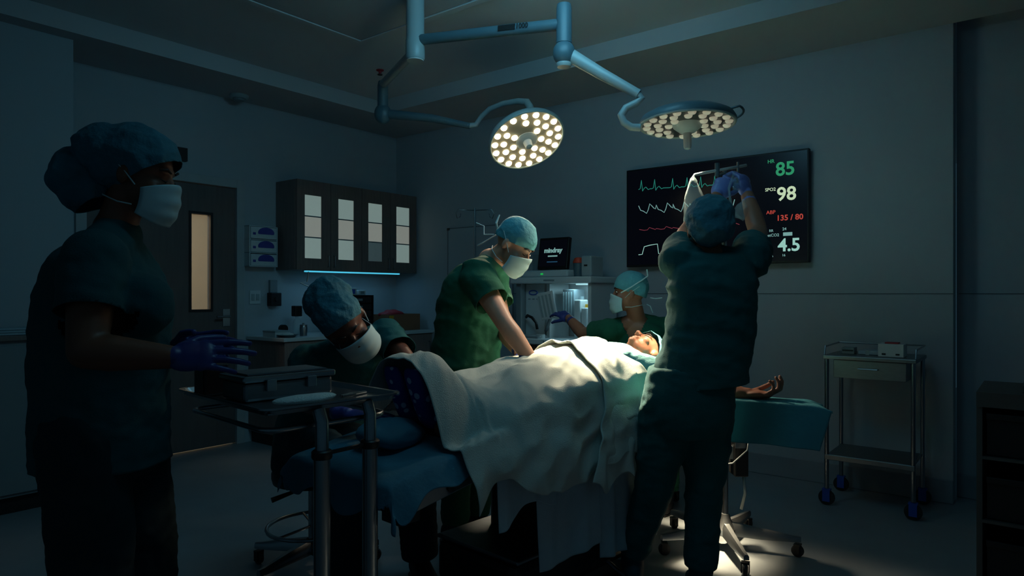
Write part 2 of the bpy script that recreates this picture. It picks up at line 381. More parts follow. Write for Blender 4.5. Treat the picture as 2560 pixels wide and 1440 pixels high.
# ------------------------------------------------------------ wall cabinet
CT0, CT1, CZ0, CZ1, CD = .37, 1.76, 1.45, 2.218, .31
t = thing('upper_cabinet', 'dark wood wall cabinet with four frosted glass doors above the counter', 'cabinet', Wf((CT0 + CT1) / 2, .15, CZ0))
b = MB().box(Wf, CT0, CT0 + .02, .004, CD - .022, CZ0, CZ1).box(Wf, CT1 - .02, CT1, .004, CD - .022, CZ0, CZ1).box(Wf, CT0 + .02, CT1 - .02, .004, CD - .022, CZ0, CZ0 + .02)
b.box(Wf, CT0 + .02, CT1 - .02, .004, CD - .022, CZ1 - .02, CZ1).box(Wf, CT0 + .02, CT1 - .02, .004, .012, CZ0 + .02, CZ1 - .02)
b.build('body', 'laminate', t)
for k in range(4):
    w0 = CT0 + (CT1 - CT0) * k / 4 + .002; w1 = CT0 + (CT1 - CT0) * (k + 1) / 4 - .002
    px = ((762, 804), (846, 885), (921, 956), (991, 1024))[k]
    g0 = hitL(px[0], None, CD)[0]; g1 = hitL(px[1], None, CD)[0]; h0, h1 = CZ0 + .10, CZ1 - .125
    dm = MB().box(Wf, w0, g0, CD - .02, CD, CZ0, CZ1).box(Wf, g1, w1, CD - .02, CD, CZ0, CZ1).box(Wf, g0, g1, CD - .02, CD, CZ0, h0).box(Wf, g0, g1, CD - .02, CD, h1, CZ1)
    dr = dm.build('door', 'laminate_dark', t)
    for j in range(3):
        q0 = h0 + (h1 - h0) * j / 3; q1 = h0 + (h1 - h0) * (j + 1) / 3
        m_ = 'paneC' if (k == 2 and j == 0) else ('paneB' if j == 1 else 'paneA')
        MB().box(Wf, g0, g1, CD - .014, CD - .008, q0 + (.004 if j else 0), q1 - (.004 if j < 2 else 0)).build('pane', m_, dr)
    mm = MB()
    for j in (1, 2): mm.box(Wf, g0, g1, CD - .016, CD - .004, h0 + (h1 - h0) * j / 3 - .005, h0 + (h1 - h0) * j / 3 + .005)
    mm.build('glazing_bar', 'grey_plastic', dr)
    hx = w1 - .03 if k % 2 == 0 else w0 + .03
    MB().tube([Wf(hx, CD, CZ0 + .03), Wf(hx, CD + .022, CZ0 + .035), Wf(hx, CD + .022, CZ0 + .125), Wf(hx, CD, CZ0 + .13)], .004, 8).build('handle', 'steel', dr)
s0 = hitL(762, None, CD - .03)[0]; s1 = hitL(996, None, CD - .03)[0]
tt = thing('cabinet_light', 'cyan glowing strip light under the wall cabinet', 'light', Wf((s0 + s1) / 2, CD - .03, CZ0 - .02))
MB().box(Wf, s0 - .01, s1 + .01, CD - .05, CD - .006, CZ0 - .006, CZ0).build('housing', 'grey_plastic', tt); MB().box(Wf, s0, s1, CD - .04, CD - .012, CZ0 - .018, CZ0 - .006).build('tube', 'strip', tt)
light('cabinet_glow', 'AREA', Wf((s0 + s1) / 2, CD - .05, CZ0 - .022), Wf((s0 + s1) / 2, .1, .9), .5, (.25, .62, 1), shape='RECTANGLE', size=1.1, size_y=.03).rotation_euler = (Matrix((D, D.cross(V((0, 0, 1))) * -1, V((0, 0, 1)))).transposed()).to_euler()

# ------------------------------------------------------------ counter and base cabinets
KD = .55; KT0 = .09
t = thing('base_cabinet', 'brown wood base cabinet run below the white worktop', 'cabinet', Wf(1, .28, 0))
MB().box(Wf, KT0 + .02, 1.76, .004, KD - .04, .1, .86).build('body', 'laminate', t)
MB().box(Wf, KT0 + .05, 1.76, .004, KD - .1, 0, .1).build('plinth', 'dark_plastic', t)
for k in range(4):
    w0 = KT0 + .022 + (1.76 - KT0 - .02) * k / 4; w1 = w0 + (1.76 - KT0 - .02) / 4 - .006
    d_ = MB().box(Wf, w0, w1, KD - .04, KD - .022, .11, .855).build('door', 'laminate', t, bevel=.002)
    MB().tube([Wf(w1 - .04, KD - .022, .62), Wf(w1 - .04, KD, .625), Wf(w1 - .04, KD, .775), Wf(w1 - .04, KD - .022, .78)], .005, 8).build('handle', 'steel', d_)
tag(MB().box(Wf, KT0, 1.762, .004, KD, .862, .892).build('worktop', 'worktop', bevel=.004), 'pale grey worktop along the wall under the cabinet', 'worktop')
def ctop(px, py_b, off): return hitL(px, None, off)[0]
ZT = .8925
# items on the worktop
a = ctop(742, 0, .25); t = thing('pump_bottle', 'clear pump bottle with black head on the left end of the worktop', 'bottle', Wf(a, .25, ZT))
MB().lathe(Wf(a, .25, ZT), [(.035, 0), (.036, .09), (.03, .12), (.014, .14), (.014, .16)]).build('bottle', 'glass', t, smooth='auto')
MB().box(Wf, a - .035, a + .035, .22, .28, ZT + .16, ZT + .25).build('pump_head', 'black', t, bevel=.006)
a = ctop(755, 0, .36); t = thing('steel_jar', 'small shiny steel jar beside the pump bottle', 'jar', Wf(a, .38, ZT))
MB().lathe(Wf(a, .38, ZT), [(.03, 0), (.032, .07), (.028, .085)]).build('jar', 'steel', t, smooth='auto'); MB().lathe(Wf(a, .38, ZT + .085), [(.03, 0), (.03, .008), (.008, .012), (.008, .022)]).build('lid', 'steel', t, smooth='auto')
a = ctop(716, 0, .42); t = thing('kidney_dish', 'low round dish with white gauze at the worktop front', 'dish', Wf(a, .44, ZT))
MB().lathe(Wf(a, .44, ZT), [(.05, 0), (.085, .022), (.088, .022), (.055, .004), (.0, .004)]).build('dish', 'steel', t, smooth='auto'); MB().ell(Wf(a, .44, ZT + .02), (D, N, ZU), (.05, .04, .015)).build('gauze', 'gauze', t, smooth=True)
a = ctop(708, 0, .18); t = thing('tape_dispenser', 'small black dispenser at the back of the worktop near the door', 'dispenser', Wf(a, .18, ZT))
MB().box(Wf, a - .04, a + .04, .14, .22, ZT, ZT + .03).build('foot', 'dark_plastic', t, bevel=.004); MB().lathe(Wf(a, .16, ZT + .055), [(.035, 0), (.035, .04)], N, 18).build('roll', 'black', t)
a = ctop(655, 0, .3); a = max(a, KT0 + .1)
t = thing('paper_stack', 'flat white box at the left end of the worktop', 'box', Wf(a, .3, ZT)); MB().box(Wf, a - .08, a + .06, .22, .4, ZT, ZT + .04).build('carton', 'white_plastic', t, bevel=.002); MB().box(Wf, a - .082, a + .062, .218, .402, ZT + .04, ZT + .052).build('lid', 'enamel', t, bevel=.002)
# drawer unit
a0 = ctop(862, 0, .38); a1 = ctop(934, 0, .38)
t = thing('drawer_unit', 'black drawer organiser standing on the worktop', 'organiser', Wf((a0 + a1) / 2, .2, ZT)); zt = ZT + .34
MB().box(Wf, a0, a0 + .012, .04, .38, ZT, zt).box(Wf, a1 - .012, a1, .04, .38, ZT, zt).box(Wf, a0 + .012, a1 - .012, .04, .38, zt - .012, zt).box(Wf, a0 + .012, a1 - .012, .04, .38, ZT, ZT + .01).box(Wf, a0 + .012, a1 - .012, .04, .05, ZT, zt).build('shell', 'black', t)
for k in range(5):
    z_ = ZT + .012 + k * .064; dd = MB().box(Wf, a0 + .015, a1 - .015, .06, .372, z_, z_ + .058).build('drawer', 'dark_plastic', t, bevel=.003)
    MB().box(Wf, (a0 + a1) / 2 - .035, (a0 + a1) / 2 + .035, .372, .382, z_ + .02, z_ + .04).build('label_holder', 'grey_plastic', dd)
for k in range(3):
    q = a0 - .03 + k * .11; h_ = (.05, .065, .045)[k]; t = thing('supply_packet', ('white packet, left', 'taller white packet, middle', 'low white packet, right')[k] + ' of the three on top of the black organiser', 'packet', Wf(q + .04, .2, zt + .001), 'packets on the black organiser')
    q = max(q, a0 + .002 + k * .085); MB().box(Wf, q, q + .08, .1, .34, zt + .001, zt + h_).build('carton', 'white_plastic', t, bevel=.006)
    MB().box(Wf, q + .02, q + .06, .34, .342, zt + .012, zt + h_ - .012).build('print', 'caster_blue' if k == 1 else 'grey_plastic', t)
# cardboard box & red bag
a0 = ctop(972, 0, .42); a1 = ctop(1054, 0, .42); a1 = min(a1, 1.7)
t = thing('cardboard_box', 'brown cardboard box with a yellow label at the corner end of the worktop', 'box', Wf((a0 + a1) / 2, .3, ZT)); bh = .155
MB().box(Wf, a0, a1, .2, .205, ZT, ZT + bh).box(Wf, a0, a1, .415, .42, ZT, ZT + bh).box(Wf, a0, a0 + .005, .205, .415, ZT, ZT + bh).box(Wf, a1 - .005, a1, .205, .415, ZT, ZT + bh).box(Wf, a0 + .005, a1 - .005, .205, .415, ZT, ZT + .005).build('carton', 'cardboard', t)
MB().box(Wf, a0 + .005, a0 + .06, .42, .422, ZT + .08, ZT + bh - .01).build('sticker', 'yellow', t)
a2 = ctop(985, 0, .3)
def lump(c, axes, rad, seed, amp=.12):
    m = MB().ell(c, axes, rad, 28, 16); c = V(c)
    m.v = [tuple(c + (V(v) - c) * (1 + amp * noise.noise((V(v) - c) * 18 + V((seed, 0, 0))) * 2)) for v in m.v]; return m
tag(lump(Wf((a0 + a1) / 2 - .06, .3, ZT + .15), (D, N, ZU), (.14, .08, .05), 3).build('red_bag', 'red', smooth=True), 'crumpled red bag lying in the open cardboard box', 'bag')

# near left low cabinet
t = thing('low_cabinet', 'grey low cabinet along the near wall at the left edge behind the nurse', 'cabinet', Wf(-2, .6, 0))
MB().box(Wf, -3.2, -1.36, .452, .70, .1, .98).build('body', 'grey_plastic', t); MB().box(Wf, -3.2, -1.38, .452, .66, 0, .1).build('plinth', 'dark_plastic', t)
for k in range(3):
    d_ = MB().box(Wf, -3.19 + k * .61, -3.19 + k * .61 + .60, .70, .718, .12, .95).build('door', 'grey_plastic', t, bevel=.002); MB().box(Wf, -2.7 + k * .61, -2.64 + k * .61, .718, .73, .80, .815).build('handle', 'steel', d_)
MB().box(Wf, -3.2, -1.34, .452, .73, .982, 1.01).build('top', 'laminate_dark', t, bevel=.003)
a = hit(W0, D, 25, N, .6)[0]
t = thing('folded_linen', 'folded pale linen on top of the low cabinet at the left edge', 'linen', Wf(a, .6, 1.011))
for k in range(3): MB().box(Wf, a - .1, a + .1, .51, .69, 1.011 + k * .014, 1.024 + k * .014).build('fold', 'sheet2', t, bevel=.005)

# ------------------------------------------------------------ wall screen
S0, ZB = hitR(1577, 670); S1, ZTp = hitR(2030, 373); ZB, ZTp = 1.452, 2.204
t = thing('monitor_screen', 'large wall mounted patient monitor screen showing green and red numbers', 'screen', Rf((S0 + S1) / 2, .05, ZB))
MB().box(Rf, S0, S1, .03, .07, ZB, ZTp).build('casing', 'black', t, bevel=.004)
MB().box(Rf, S0 + .3, S1 - .3, .001, .03, ZB + .15, ZTp - .15).build('wall_mount', 'dark_plastic', t)
MB().box(Rf, S0 + .012, S1 - .012, .07, .0715, ZB + .016, ZTp - .012).build('display', 'screen', t)
MB().box(Rf, (S0 + S1) / 2 + .25, (S0 + S1) / 2 + .36, .03, .05, ZB - .01, ZB - .0005).build('receiver', 'dark_plastic', t)
def wave(pts, matn, r=.0028, nm='waveform'):
    q = [Rf(*(lambda h: (h[0], .0735, h[1]))(hitR(x, y, .07))) for x, y in pts]
    MB().tube(q, r, 6).build(nm, matn, t)
base = lambda x: 474 - (x - 1597) * .06
pts = []
for x0 in (1597, 1630, 1675, 1711, 1745, 1780, 1815):
    b0 = base(x0)
    for dx, dy in ((0, 0), (4, -2), (7, -22), (10, 4), (14, -3), (18, -6), (24, 0), (29, -2)): pts.append((x0 + dx, b0 + dy * 1.05))
wave(pts, 't_wave')
pts = []
for x0 in (1597, 1641, 1683, 1725, 1767, 1809):
    b0 = 528 - (x0 - 1597) * .05
    for dx, dy in ((0, -12), (5, -2), (12, 0), (20, 5), (24, -3), (28, -17), (33, -12), (38, -7), (42, -5)): pts.append((x0 + dx, b0 + dy * 1.1))
wave(pts[:51], 't_cyan')
pts = []
for x0 in (1599, 1641, 1683, 1725, 1767, 1809):
    b0 = 574 - (x0 - 1597) * .06
    for dx, dy in ((0, 0), (12, 2), (20, 1), (25, -5), (31, -3), (40, 0)): pts.append((x0 + dx, b0 + dy))
wave(pts, 't_pink', .002)
pts = [(1597, 637), (1606, 636), (1611, 617), (1625, 613), (1644, 610), (1647, 634), (1660, 634), (1665, 614), (1685, 610), (1700, 608), (1703, 632), (1716, 631), (1721, 610), (1750, 605)]
wave(pts, 't_pale')
def stext(s, px, py, hpx, matn, off=.0, nm='readout', sp=1, wx=1.0):
    a, z = hitR(px, py, .07); Y = Rf(a, .07, 0).y; size = hpx / F * Y / .70
    me = textmesh(s, size, Rf(a, .0728, z), E * 1, ZU, off, spacing=sp); link_mesh(nm, me, matn, t)
stext('HR', 1919, 409, 9, 't_green', .0003, 'caption'); stext('85', 1939, 440, 33, 't_green', .0025, wx=1)
stext('SPO2', 1913, 479, 8, 't_white', .0003, 'caption'); stext('98', 1942, 502, 33, 't_white', .0025)
stext('ABP', 1916, 536, 9, 't_red', .0003, 'caption'); stext('135 / 80', 1941, 552, 13.5, 't_red', .001)
stext('RR', 1923, 580, 6, 't_cyan', .0003, 'caption'); stext('24', 1956, 576, 7, 't_cyan', .0003, 'caption')
stext('etCO2', 1919, 592, 7, 't_cyan', .0003, 'caption'); stext('4.5', 1945, 628, 31, 't_pale', .0025)
stext('mm', 1922, 643, 5, 't_cyan', .0003, 'caption'); stext('16', 1955, 641, 6, 't_cyan', .0003, 'caption')
a0, z0_ = hitR(1958, 590, .07); a1, z1_ = hitR(1981, 580, .07); MB().box(Rf, a0, a1, .0716, .0725, z0_, z1_).build('status_pill', 't_cyan', t)

# thin framed writing board on the wall behind the drip pole
a0, zt = hitR(1119, 571, .02); a1, zb = hitR(1282, 560, .02); zt = hitR(1119, 571, .02)[1]
t = thing('glass_board', 'large clear glass board with thin dark edge on the wall left of the machine', 'board', Rf((a0 + a1) / 2, .01, .95))
MB().box(Rf, a0, a0 + .006, .012, .02, .95, zt).box(Rf, a1 - .006, a1, .012, .02, .95, zt).box(Rf, a0 + .006, a1 - .006, .012, .02, .95, .956).box(Rf, a0 + .006, a1 - .006, .012, .02, zt - .008, zt).build('edge', 'seam', t)
MB().box(Rf, a0 + .006, a1 - .006, .013, .018, .956, zt - .008).build('pane', 'wall', t)
for q in (a0, a1 - .02): MB().box(Rf, q - .004, q + .024, .001, .026, zt - .02, zt + .002).build('clip', 'dark_plastic', t)

# ------------------------------------------------------------ casters, five-leg base
def caster(parent, c, r, body='rubber', fork='steel', ang=0.0, nm='caster'):      # c = floor contact
    ax = V((math.cos(ang), math.sin(ang), 0)); c = V(c)
    o = MB().lathe(c + V((0, 0, r)) - ax * .011, [(r * .5, 0), (r, .003), (r, .019), (r * .5, .022)], ax, 20).build(nm, body, parent, smooth='auto')
    f = V((-ax.y, ax.x, 0)); k = MB().obox(c + V((0, 0, r * 1.25)) + ax * .016, ax, f, ZU, .002, r * .45, r * .75).obox(c + V((0, 0, r * 1.25)) - ax * .016, ax, f, ZU, .002, r * .45, r * .75)
    k.obox(c + V((0, 0, r * 2.05)), ax, f, ZU, .018, r * .5, .004); k.build('fork', fork, o)
    return o
def star(parent, c, R, hz, rot, mleg='steel_brushed', tip=.085, cr=.028):
    c = V(c)
    for k in range(5):
        a = rot + k * 2 * math.pi / 5; d = V((math.cos(a), math.sin(a), 0)); s = V((-d.y, d.x, 0)); rings = []
        for q, zz, w_, h_ in ((.03, hz, .024, .03), (R * .5, hz - .01, .02, .024), (R * .95, tip, .014, .014), (R + .015, tip, .012, .012)):
            rings.append([c + d * q + s * (w_ * x) + V((0, 0, zz + h_ * y)) for x, y in ((-1, -1), (1, -1), (1, .3), (.5, 1), (-.5, 1), (-1, .3))])
        MB().rings(rings).build('base_leg', mleg, parent, smooth='auto')
        caster(parent, c + d * R + V((0, 0, 0)), cr, 'rubber', 'dark_plastic', a + 1.2)

# ------------------------------------------------------------ ceiling surgical lights
pc = P(1038, 150, 3.9); pc.z = 0
t = thing('surgical_light', 'white ceiling pole and folding arms carrying two round surgical lights', 'surgical light', V((pc.x, pc.y, 2.58)))
MB().lathe(V((pc.x, pc.y, 2.585)), [(.03, 0), (.05, .002), (.055, .012), (.055, .115), (.052, .12), (.052, .38)], n=32).build('ceiling_pole', 'enamel', t, smooth='auto')
MB().lathe(V((pc.x, pc.y, 2.585)), [(.046, -.004), (.048, -.002), (.048, .003)], n=32).build('end_cap', 'white_plastic', t, smooth='auto')
el = P(1410, 60, 3.5)
h0 = P(1060, 100, 3.9); h0 = V((pc.x, pc.y, 2.70)); h1 = V((el.x, el.y, el.z))
arm = MB().tube([h0, h1], .03, 20).build('horizontal_arm', 'enamel_blue', t, smooth='auto')
dd = (h1 - h0).normalized(); sd = dd.cross(ZU).normalized(); sd = sd if sd.y < 0 else -sd
upn = sd.cross(dd); upn = upn if upn.z > 0 else -upn
lab = h0 + dd * ((h1 - h0).length * .60)
MB().obox(lab + dd * .05 + sd * .031 + upn * .003, dd, sd, upn, .05, .003, .014).build('name_plate', 'black', arm)
link_mesh('lettering', textmesh('1000', .036, lab + dd * .105 + sd * .0335 - upn * .008, dd, upn, .001), 'dark_plastic', arm)
# right elbow
MB().tube([V((h1.x, h1.y, h1.z + .10)), V((h1.x, h1.y, h1.z + .08)), V((h1.x, h1.y, h1.z - .10))], [.036, .04, .04], 24).build('elbow', 'enamel_blue', t, smooth='auto')
eb = V((h1.x, h1.y, h1.z - .15))
MB().ell(eb, ((1, 0, 0), (0, 1, 0), ZU), (.058, .058, .065), 24, 14).build('elbow_joint', 'enamel_blue', t, smooth=True)
MB().lathe(eb - ZU * .062, [(.035, -.01), (.04, 0), (.04, .01)], n=24).build('end_cap', 'enamel', t, smooth='auto')
ra = P(1597, 236, 3.4)
MB().tube([eb + V((.03, 0, -.01)), (eb + ra) / 2, ra], [.036, .03, .024], 20).build('spring_arm', 'enamel', t, smooth='auto')
cu = [P(*q) for q in ((1590, 232, 3.4), (1604, 246, 3.4), (1590, 258, 3.4), (1565, 270, 3.4), (1553, 288, 3.4), (1560, 306, 3.4), (1578, 318, 3.4), (1600, 319, 3.4))]
MB().tube(cu, .019, 16).build('yoke', 'enamel', t, smooth='auto')
# left branch
j0 = P(957, 215, 4.6); j1 = P(957, 285, 4.6)
MB().tube([V((pc.x, pc.y, 2.64)), j0 + V((0, 0, .01))], .028, 18).build('horizontal_arm', 'enamel', t, smooth='auto')
MB().tube([j0 + V((0, 0, .03)), j0, j1], [.03, .036, .036], 20).build('elbow', 'enamel_blue', t, smooth='auto')
MB().ell(j1, ((1, 0, 0), (0, 1, 0), ZU), (.058, .05, .07), 22, 12).build('elbow_joint', 'enamel_blue', t, smooth=True)
MB().tube([P(962, 285, 4.6), P(1080, 296, 4.55), P(1176, 315, 4.5)], [.034, .028, .02], 16).build('spring_arm', 'enamel_blue', t, smooth='auto')
cu = [P(*q) for q in ((1170, 314, 4.5), (1190, 312, 4.5), (1205, 290, 4.48), (1225, 272, 4.45), (1258, 259, 4.4), (1295, 253, 4.36), (1318, 256, 4.33), (1325, 268, 4.3), (1326, 285, 4.28))]
MB().tube(cu, [.018, .018, .017, .017, .018, .02, .024, .024, .022], 16).build('yoke', 'enamel', t, smooth='auto')
def lamp(c, nrm, R, ledm, seed, handle):
    n = V(nrm).normalized(); r0, f0, u0 = basis(n, V((0, 0, 1)) if abs(n.z) < .95 else V((0, 1, 0)))
    hd_ = MB().lathe(c, [(R * .5, -.055), (R * .8, -.05), (R * .95, -.03), (R, -.008), (R, .004), (R * .96, .009), (R * .93, .004), (.01, .002)], n, 56).build('lamp_head', 'enamel' if handle == 0 else 'enamel_blue', t, smooth='auto')
    MB().lathe(c, [(R * .93, .0025), (R * .93, .005), (.01, .005)], n, 48).build('lens_plate', 'lampface' if handle == 0 else 'lampface_dark', hd_, smooth='auto')
    rr = MB(); ax = [r0, u0]
    for k in range(48):
        pass
    ring = [c + n * .006 + (r0 * math.cos(a) + u0 * math.sin(a)) * R * .965 for a in [2 * math.pi * k / 48 for k in range(48)]]
    MB().tube(ring, .008, 8, closed=True).build('rim', 'enamel', hd_, smooth=True)
    lens = MB().lathe(V(), [(.0205, 0), (.0205, .003), (.016, .011), (.007, .015)], (0, 0, 1), 12).mesh('led_lens')
    q = n.to_track_quat('Z', 'Y').to_matrix()
    for rad, cnt, ph in ((.84, 18, .1), (.61, 13, .3), (.38, 7, .15)):
        for k in range(cnt):
            a = 2 * math.pi * (k + ph) / cnt
            # dark gaps (spokes)
            if rad < .7 and any(abs((a - s + math.pi) % (2 * math.pi) - math.pi) < (.16 if rad > .5 else .38) for s in ((.75, 2.35) if handle == 0 else (1.57, 4.7))): continue
            me = lens.copy(); p_ = c + n * .006 + (r0 * math.cos(a) + u0 * math.sin(a)) * R * rad
            me.transform(q.to_4x4()); me.transform(Matrix.Translation(p_)); link_mesh('led_lens', me, ledm, hd_, smooth='auto')
    if handle == 0:
        MB().lathe(c, [(.07, .004), (.07, .010), (.05, .016), (.028, .02), (.024, .045), (.02, .06), (.01, .064)], n, 28).build('handle', 'white_plastic', hd_, smooth='auto')
    else:
        MB().lathe(c, [(.075, .004), (.07, .02), (.04, .045), (.022, .052), (.02, .06), (.0195, .12), (.016, .13), (.006, .134)], n, 28).build('handle', 'white_plastic', hd_, smooth='auto')  # white colour stands in for LED light on this handle
        a_ = [c - n * .04 + V((math.cos(q_) * (R + .03), math.sin(q_) * (R + .03) * 1.0, 0)) for q_ in np.linspace(-.7, .9, 12)]
        MB().tube([c - n * .035 + V((R * .7, -R * .6, 0))] + a_ + [c - n * .035 + V((R * .55, R * .7, 0))], .006, 8).build('grip_rail', 'enamel_blue', hd_, smooth=True)
lamp(LAMP_A, (.30, -.58, -.92), .243, 'led', 1, 0)
lamp(LAMP_B, V((0, -.06, -1)), .238, 'led_dim', 2, 1)
p = P(950, 175, 4.9); zc = ZC
Y = (ZC - HC) * F / (PY0 - 175) ; p = V(((950 - PX0) / F * Y, Y, ZC))
t = thing('sprinkler', 'small dark ceiling sprinkler left of the light pole', 'sprinkler', p)
MB().lathe(p, [(.03, 0), (.028, -.006), (.012, -.01), (.01, -.03)], n=16).build('escutcheon', 'red', t, smooth='auto'); MB().lathe(p, [(.02, -.034), (.02, -.038), (.004, -.03)], n=12).build('deflector', 'dark_plastic', t)

# ------------------------------------------------------------ anaesthesia machine
AC = V((.42, 5.45, 0)); Af = frame2(P(1385, 733, 5.45), E, M_)    # faces into the room along M_
t = thing('anaesthesia_machine', 'white anaesthesia machine with lit shelf against the back wall', 'medical machine', Af(0, 0, 0))
ww = .36
fx = lambda px: hit(V((Af(0, 0, 0).x, Af(0, 0, 0).y, 0)), E, px, M_, .18)[0]
x0, x1 = fx(1290), fx(1478)
MB().box(Af, x0, x1, -.2, .2, .08, .50).build('drawer_cabinet', 'white_plastic', t, bevel=.006)
for k in range(3):
    d_ = MB().box(Af, x0 + .02, x1 - .02, .2, .214, .11 + k * .13, .22 + k * .13).build('drawer', 'enamel', t, bevel=.004); MB().box(Af, x0 + .2, x1 - .2, .214, .226, .175 + k * .13, .187 + k * .13).build('handle', 'grey_plastic', d_)
zsh = 1.375
MB().box(Af, x0 - .03, x1 + .02, -.22, .22, zsh - .05, zsh).build('top_shelf', 'white_plastic', t, bevel=.01)
MB().box(Af, x0 + .3, x0 + .4, .22, .2215, zsh - .032, zsh - .02).build('marking', 'grey_plastic', t)
MB().box(Af, x0, x0 + .05, -.2, .18, .50, zsh - .05).build('side_panel', 'grey_plastic', t, bevel=.004); MB().box(Af, x1 - .03, x1, -.2, .18, .50, zsh - .05).build('side_panel', 'white_plastic', t, bevel=.004)
MB().box(Af, x0 + .05, x1 - .03, -.2, -.17, .50, zsh - .05).build('back_panel', 'white_plastic', t)
MB().box(Af, x0 - .01, x1, -.16, .3, .86, .90).build('work_shelf', 'white_plastic', t, bevel=.006)
# left ventilator column
xm = fx(1350)
col_ = MB().box(Af, x0 + .052, xm, -.15, .12, .90, zsh - .052).build('ventilator_column', 'white_plastic', t, bevel=.005)
ring = [Af(x0 + .13 + .04 * math.cos(a), .124, 1.255 + .017 * math.sin(a)) for a in np.linspace(0, 2 * math.pi, 24)[:-1]]
MB().tube(ring, .004, 6, closed=True).build('logo_ring', 'caster_blue', col_)
for k in range(3): MB().box(Af, x0 + .08 + k * .04, x0 + .1 + k * .04, .12, .124, 1.20, 1.207).build('marking', 'grey_plastic', col_)
hz = [Af(x0 + .09, .16, 1.06), Af(x0 + .13, .2, 1.075), Af(x0 + .19, .22, 1.06), Af(x0 + .23, .22, 1.02), Af(x0 + .24, .22, .97)]
MB().tube(hz, .011, 10).build('breathing_hose', 'black', t, smooth=True)
for k, (xx, mm_) in enumerate(((x0 + .10, 'glass'), (x0 + .2, 'glass'))):
    MB().lathe(Af(xx, .2, .66), [(.05, 0), (.055, .01), (.055, .17), (.05, .19)], n=24).build('absorber_canister', 'amber', t, smooth='auto')
MB().box(Af, x0 + .03, x0 + .28, .13, .27, .85, .92).build('absorber_head', 'grey_plastic', t, bevel=.01)
MB().tube([Af(xm + .02, .2, .5), Af(xm + .02, .2, .93)], .035, 16).build('bag_arm', 'white_plastic', t, smooth='auto')
MB().lathe(Af(xm + .02, .236, .79), [(.014, 0), (.014, .006)], M_, 12).build('knob', 'dark_plastic', t)
# lit recess
MB().box(Af, xm + .02, xm + .05, -.15, .12, .90, zsh - .052).build('divider', 'white_plastic', t)
MB().box(Af, fx(1425), fx(1450), .02, .10, zsh - .062, zsh - .052).build('shelf_light', 'glow', t)
light('machine_light', 'AREA', Af((fx(1415) + fx(1460)) / 2, .06, zsh - .066), Af((fx(1415) + fx(1460)) / 2, .02, .9), .9, (.45, .85, 1), shape='RECTANGLE', size=.25, size_y=.06)
fm = MB().box(Af, fx(1385), fx(1413), -.1, .06, 1.02, 1.28).build('flowmeter_block', 'grey_plastic', t, bevel=.004)
for k in range(4): MB().tube([Af(fx(1389 + 6.5 * k), .07, 1.04), Af(fx(1389 + 6.5 * k), .07, 1.26)], .006, 8).build('flow_tube', 'glass', fm)
for k, (pxa, pxb, hh_) in enumerate(((1420, 1436, .3), (1438, 1453, .24))):
    vp = MB().box(Af, fx(pxa), fx(pxb), -.02, .1, .90, .90 + hh_).build('vaporiser', 'white_plastic', t, bevel=.01)
    MB().lathe(Af(fx((pxa + pxb) / 2), .04, .90 + hh_), [(.024, 0), (.022, .025)], n=16).build('dial', 'grey_plastic' if k == 0 else 'yellow', vp, smooth='auto')
for k in range(4): MB().lathe(Af(fx(1385 + k * 12), .3, .88), [(.012, 0), (.01, .015)], M_, 12).build('knob', ('grey_plastic', 'yellow', 'dark_plastic', 'steel')[k], t)
# tilted control panel being touched
pc_ = P(1368, 764, 5.0); ax_ = V((.75, -.62, .18)).normalized(); az_ = V((-.2, .05, .97)); az_ = (az_ - ax_ * az_.dot(ax_)).normalized(); ay_ = az_.cross(ax_)
pn = MB().obox(pc_, ax_, ay_, az_, .070, .012, .10).build('control_panel', 'white_plastic', t, bevel=.006)
for k in range(4): MB().obox(pc_ + ay_ * -.013 + ax_ * (-.050 + k * .033), ax_, ay_, az_, .008, .002, .08).build('key_column', 'enamel', pn)
MB().tube([pc_ + ay_ * .012, pc_ + V((.03, .12, -.1)), Af(xm, .1, .95)], .014, 10).build('panel_arm', 'grey_plastic', t, smooth=True)
for k, (xx, yy) in enumerate(((x0 + .04, .15), (x1 - .04, .15), (x0 + .04, -.17), (x1 - .04, -.17))): caster(t, Af(xx, yy, 0), .038, 'rubber', 'grey_plastic', .5)
# monitor on top shelf
mx0, mx1 = fx(1336), fx(1408)
t = thing('anaesthesia_monitor', 'black screened monitor with white housing on top of the machine', 'monitor', Af((mx0 + mx1) / 2, 0, zsh))
MB().box(Af, fx(1300), fx(1415), -.1, .16, zsh + .001, zsh + .055).build('base_unit', 'white_plastic', t, bevel=.012)
mc = Af((mx0 + mx1) / 2 - .0, .1, zsh + .185); tl = .16
my = (M_ + V((0, 0, .16))).normalized(); mz = my.cross(E); mz = mz if mz.z > 0 else -mz
hw = (mx1 - mx0) / 2
dsp = MB().obox(mc, E, my, mz, hw + .004, .02, .125).build('display_case', 'black', t, bevel=.006)
MB().obox(mc + my * .0205, E, my, mz, hw - .01, .001, .105).build('display', 'screen', dsp)
me = textmesh('mindray', .052, mc + my * .022 - E * .085 + mz * .005, E, mz, .002); link_mesh('lettering', me, 't_cyan', dsp)
MB().obox(mc + my * .0222 - mz * .024, E, my, mz, .045, .0006, .005).build('screen_line', 't_cyan', dsp)
MB().obox(mc + my * .0222 - mz * .07, E, my, mz, .05, .0006, .004).build('screen_line', 't_blue', dsp)
MB().box(Af, fx(1348), fx(1354), .16, .163, zsh + .02, zsh + .03).build('indicator', 'led_green', t)
MB().obox(Af(fx(1322), .02, zsh + .12), E, M_, ZU, .04, .06, .065).build('side_module', 'grey_plastic', t, bevel=.006)
tt = thing('sharps_tub', 'small white tub with an orange red lid right of the monitor', 'tub', Af(fx(1421), .02, zsh)); cx = Af(fx(1423), .05, zsh + .001)
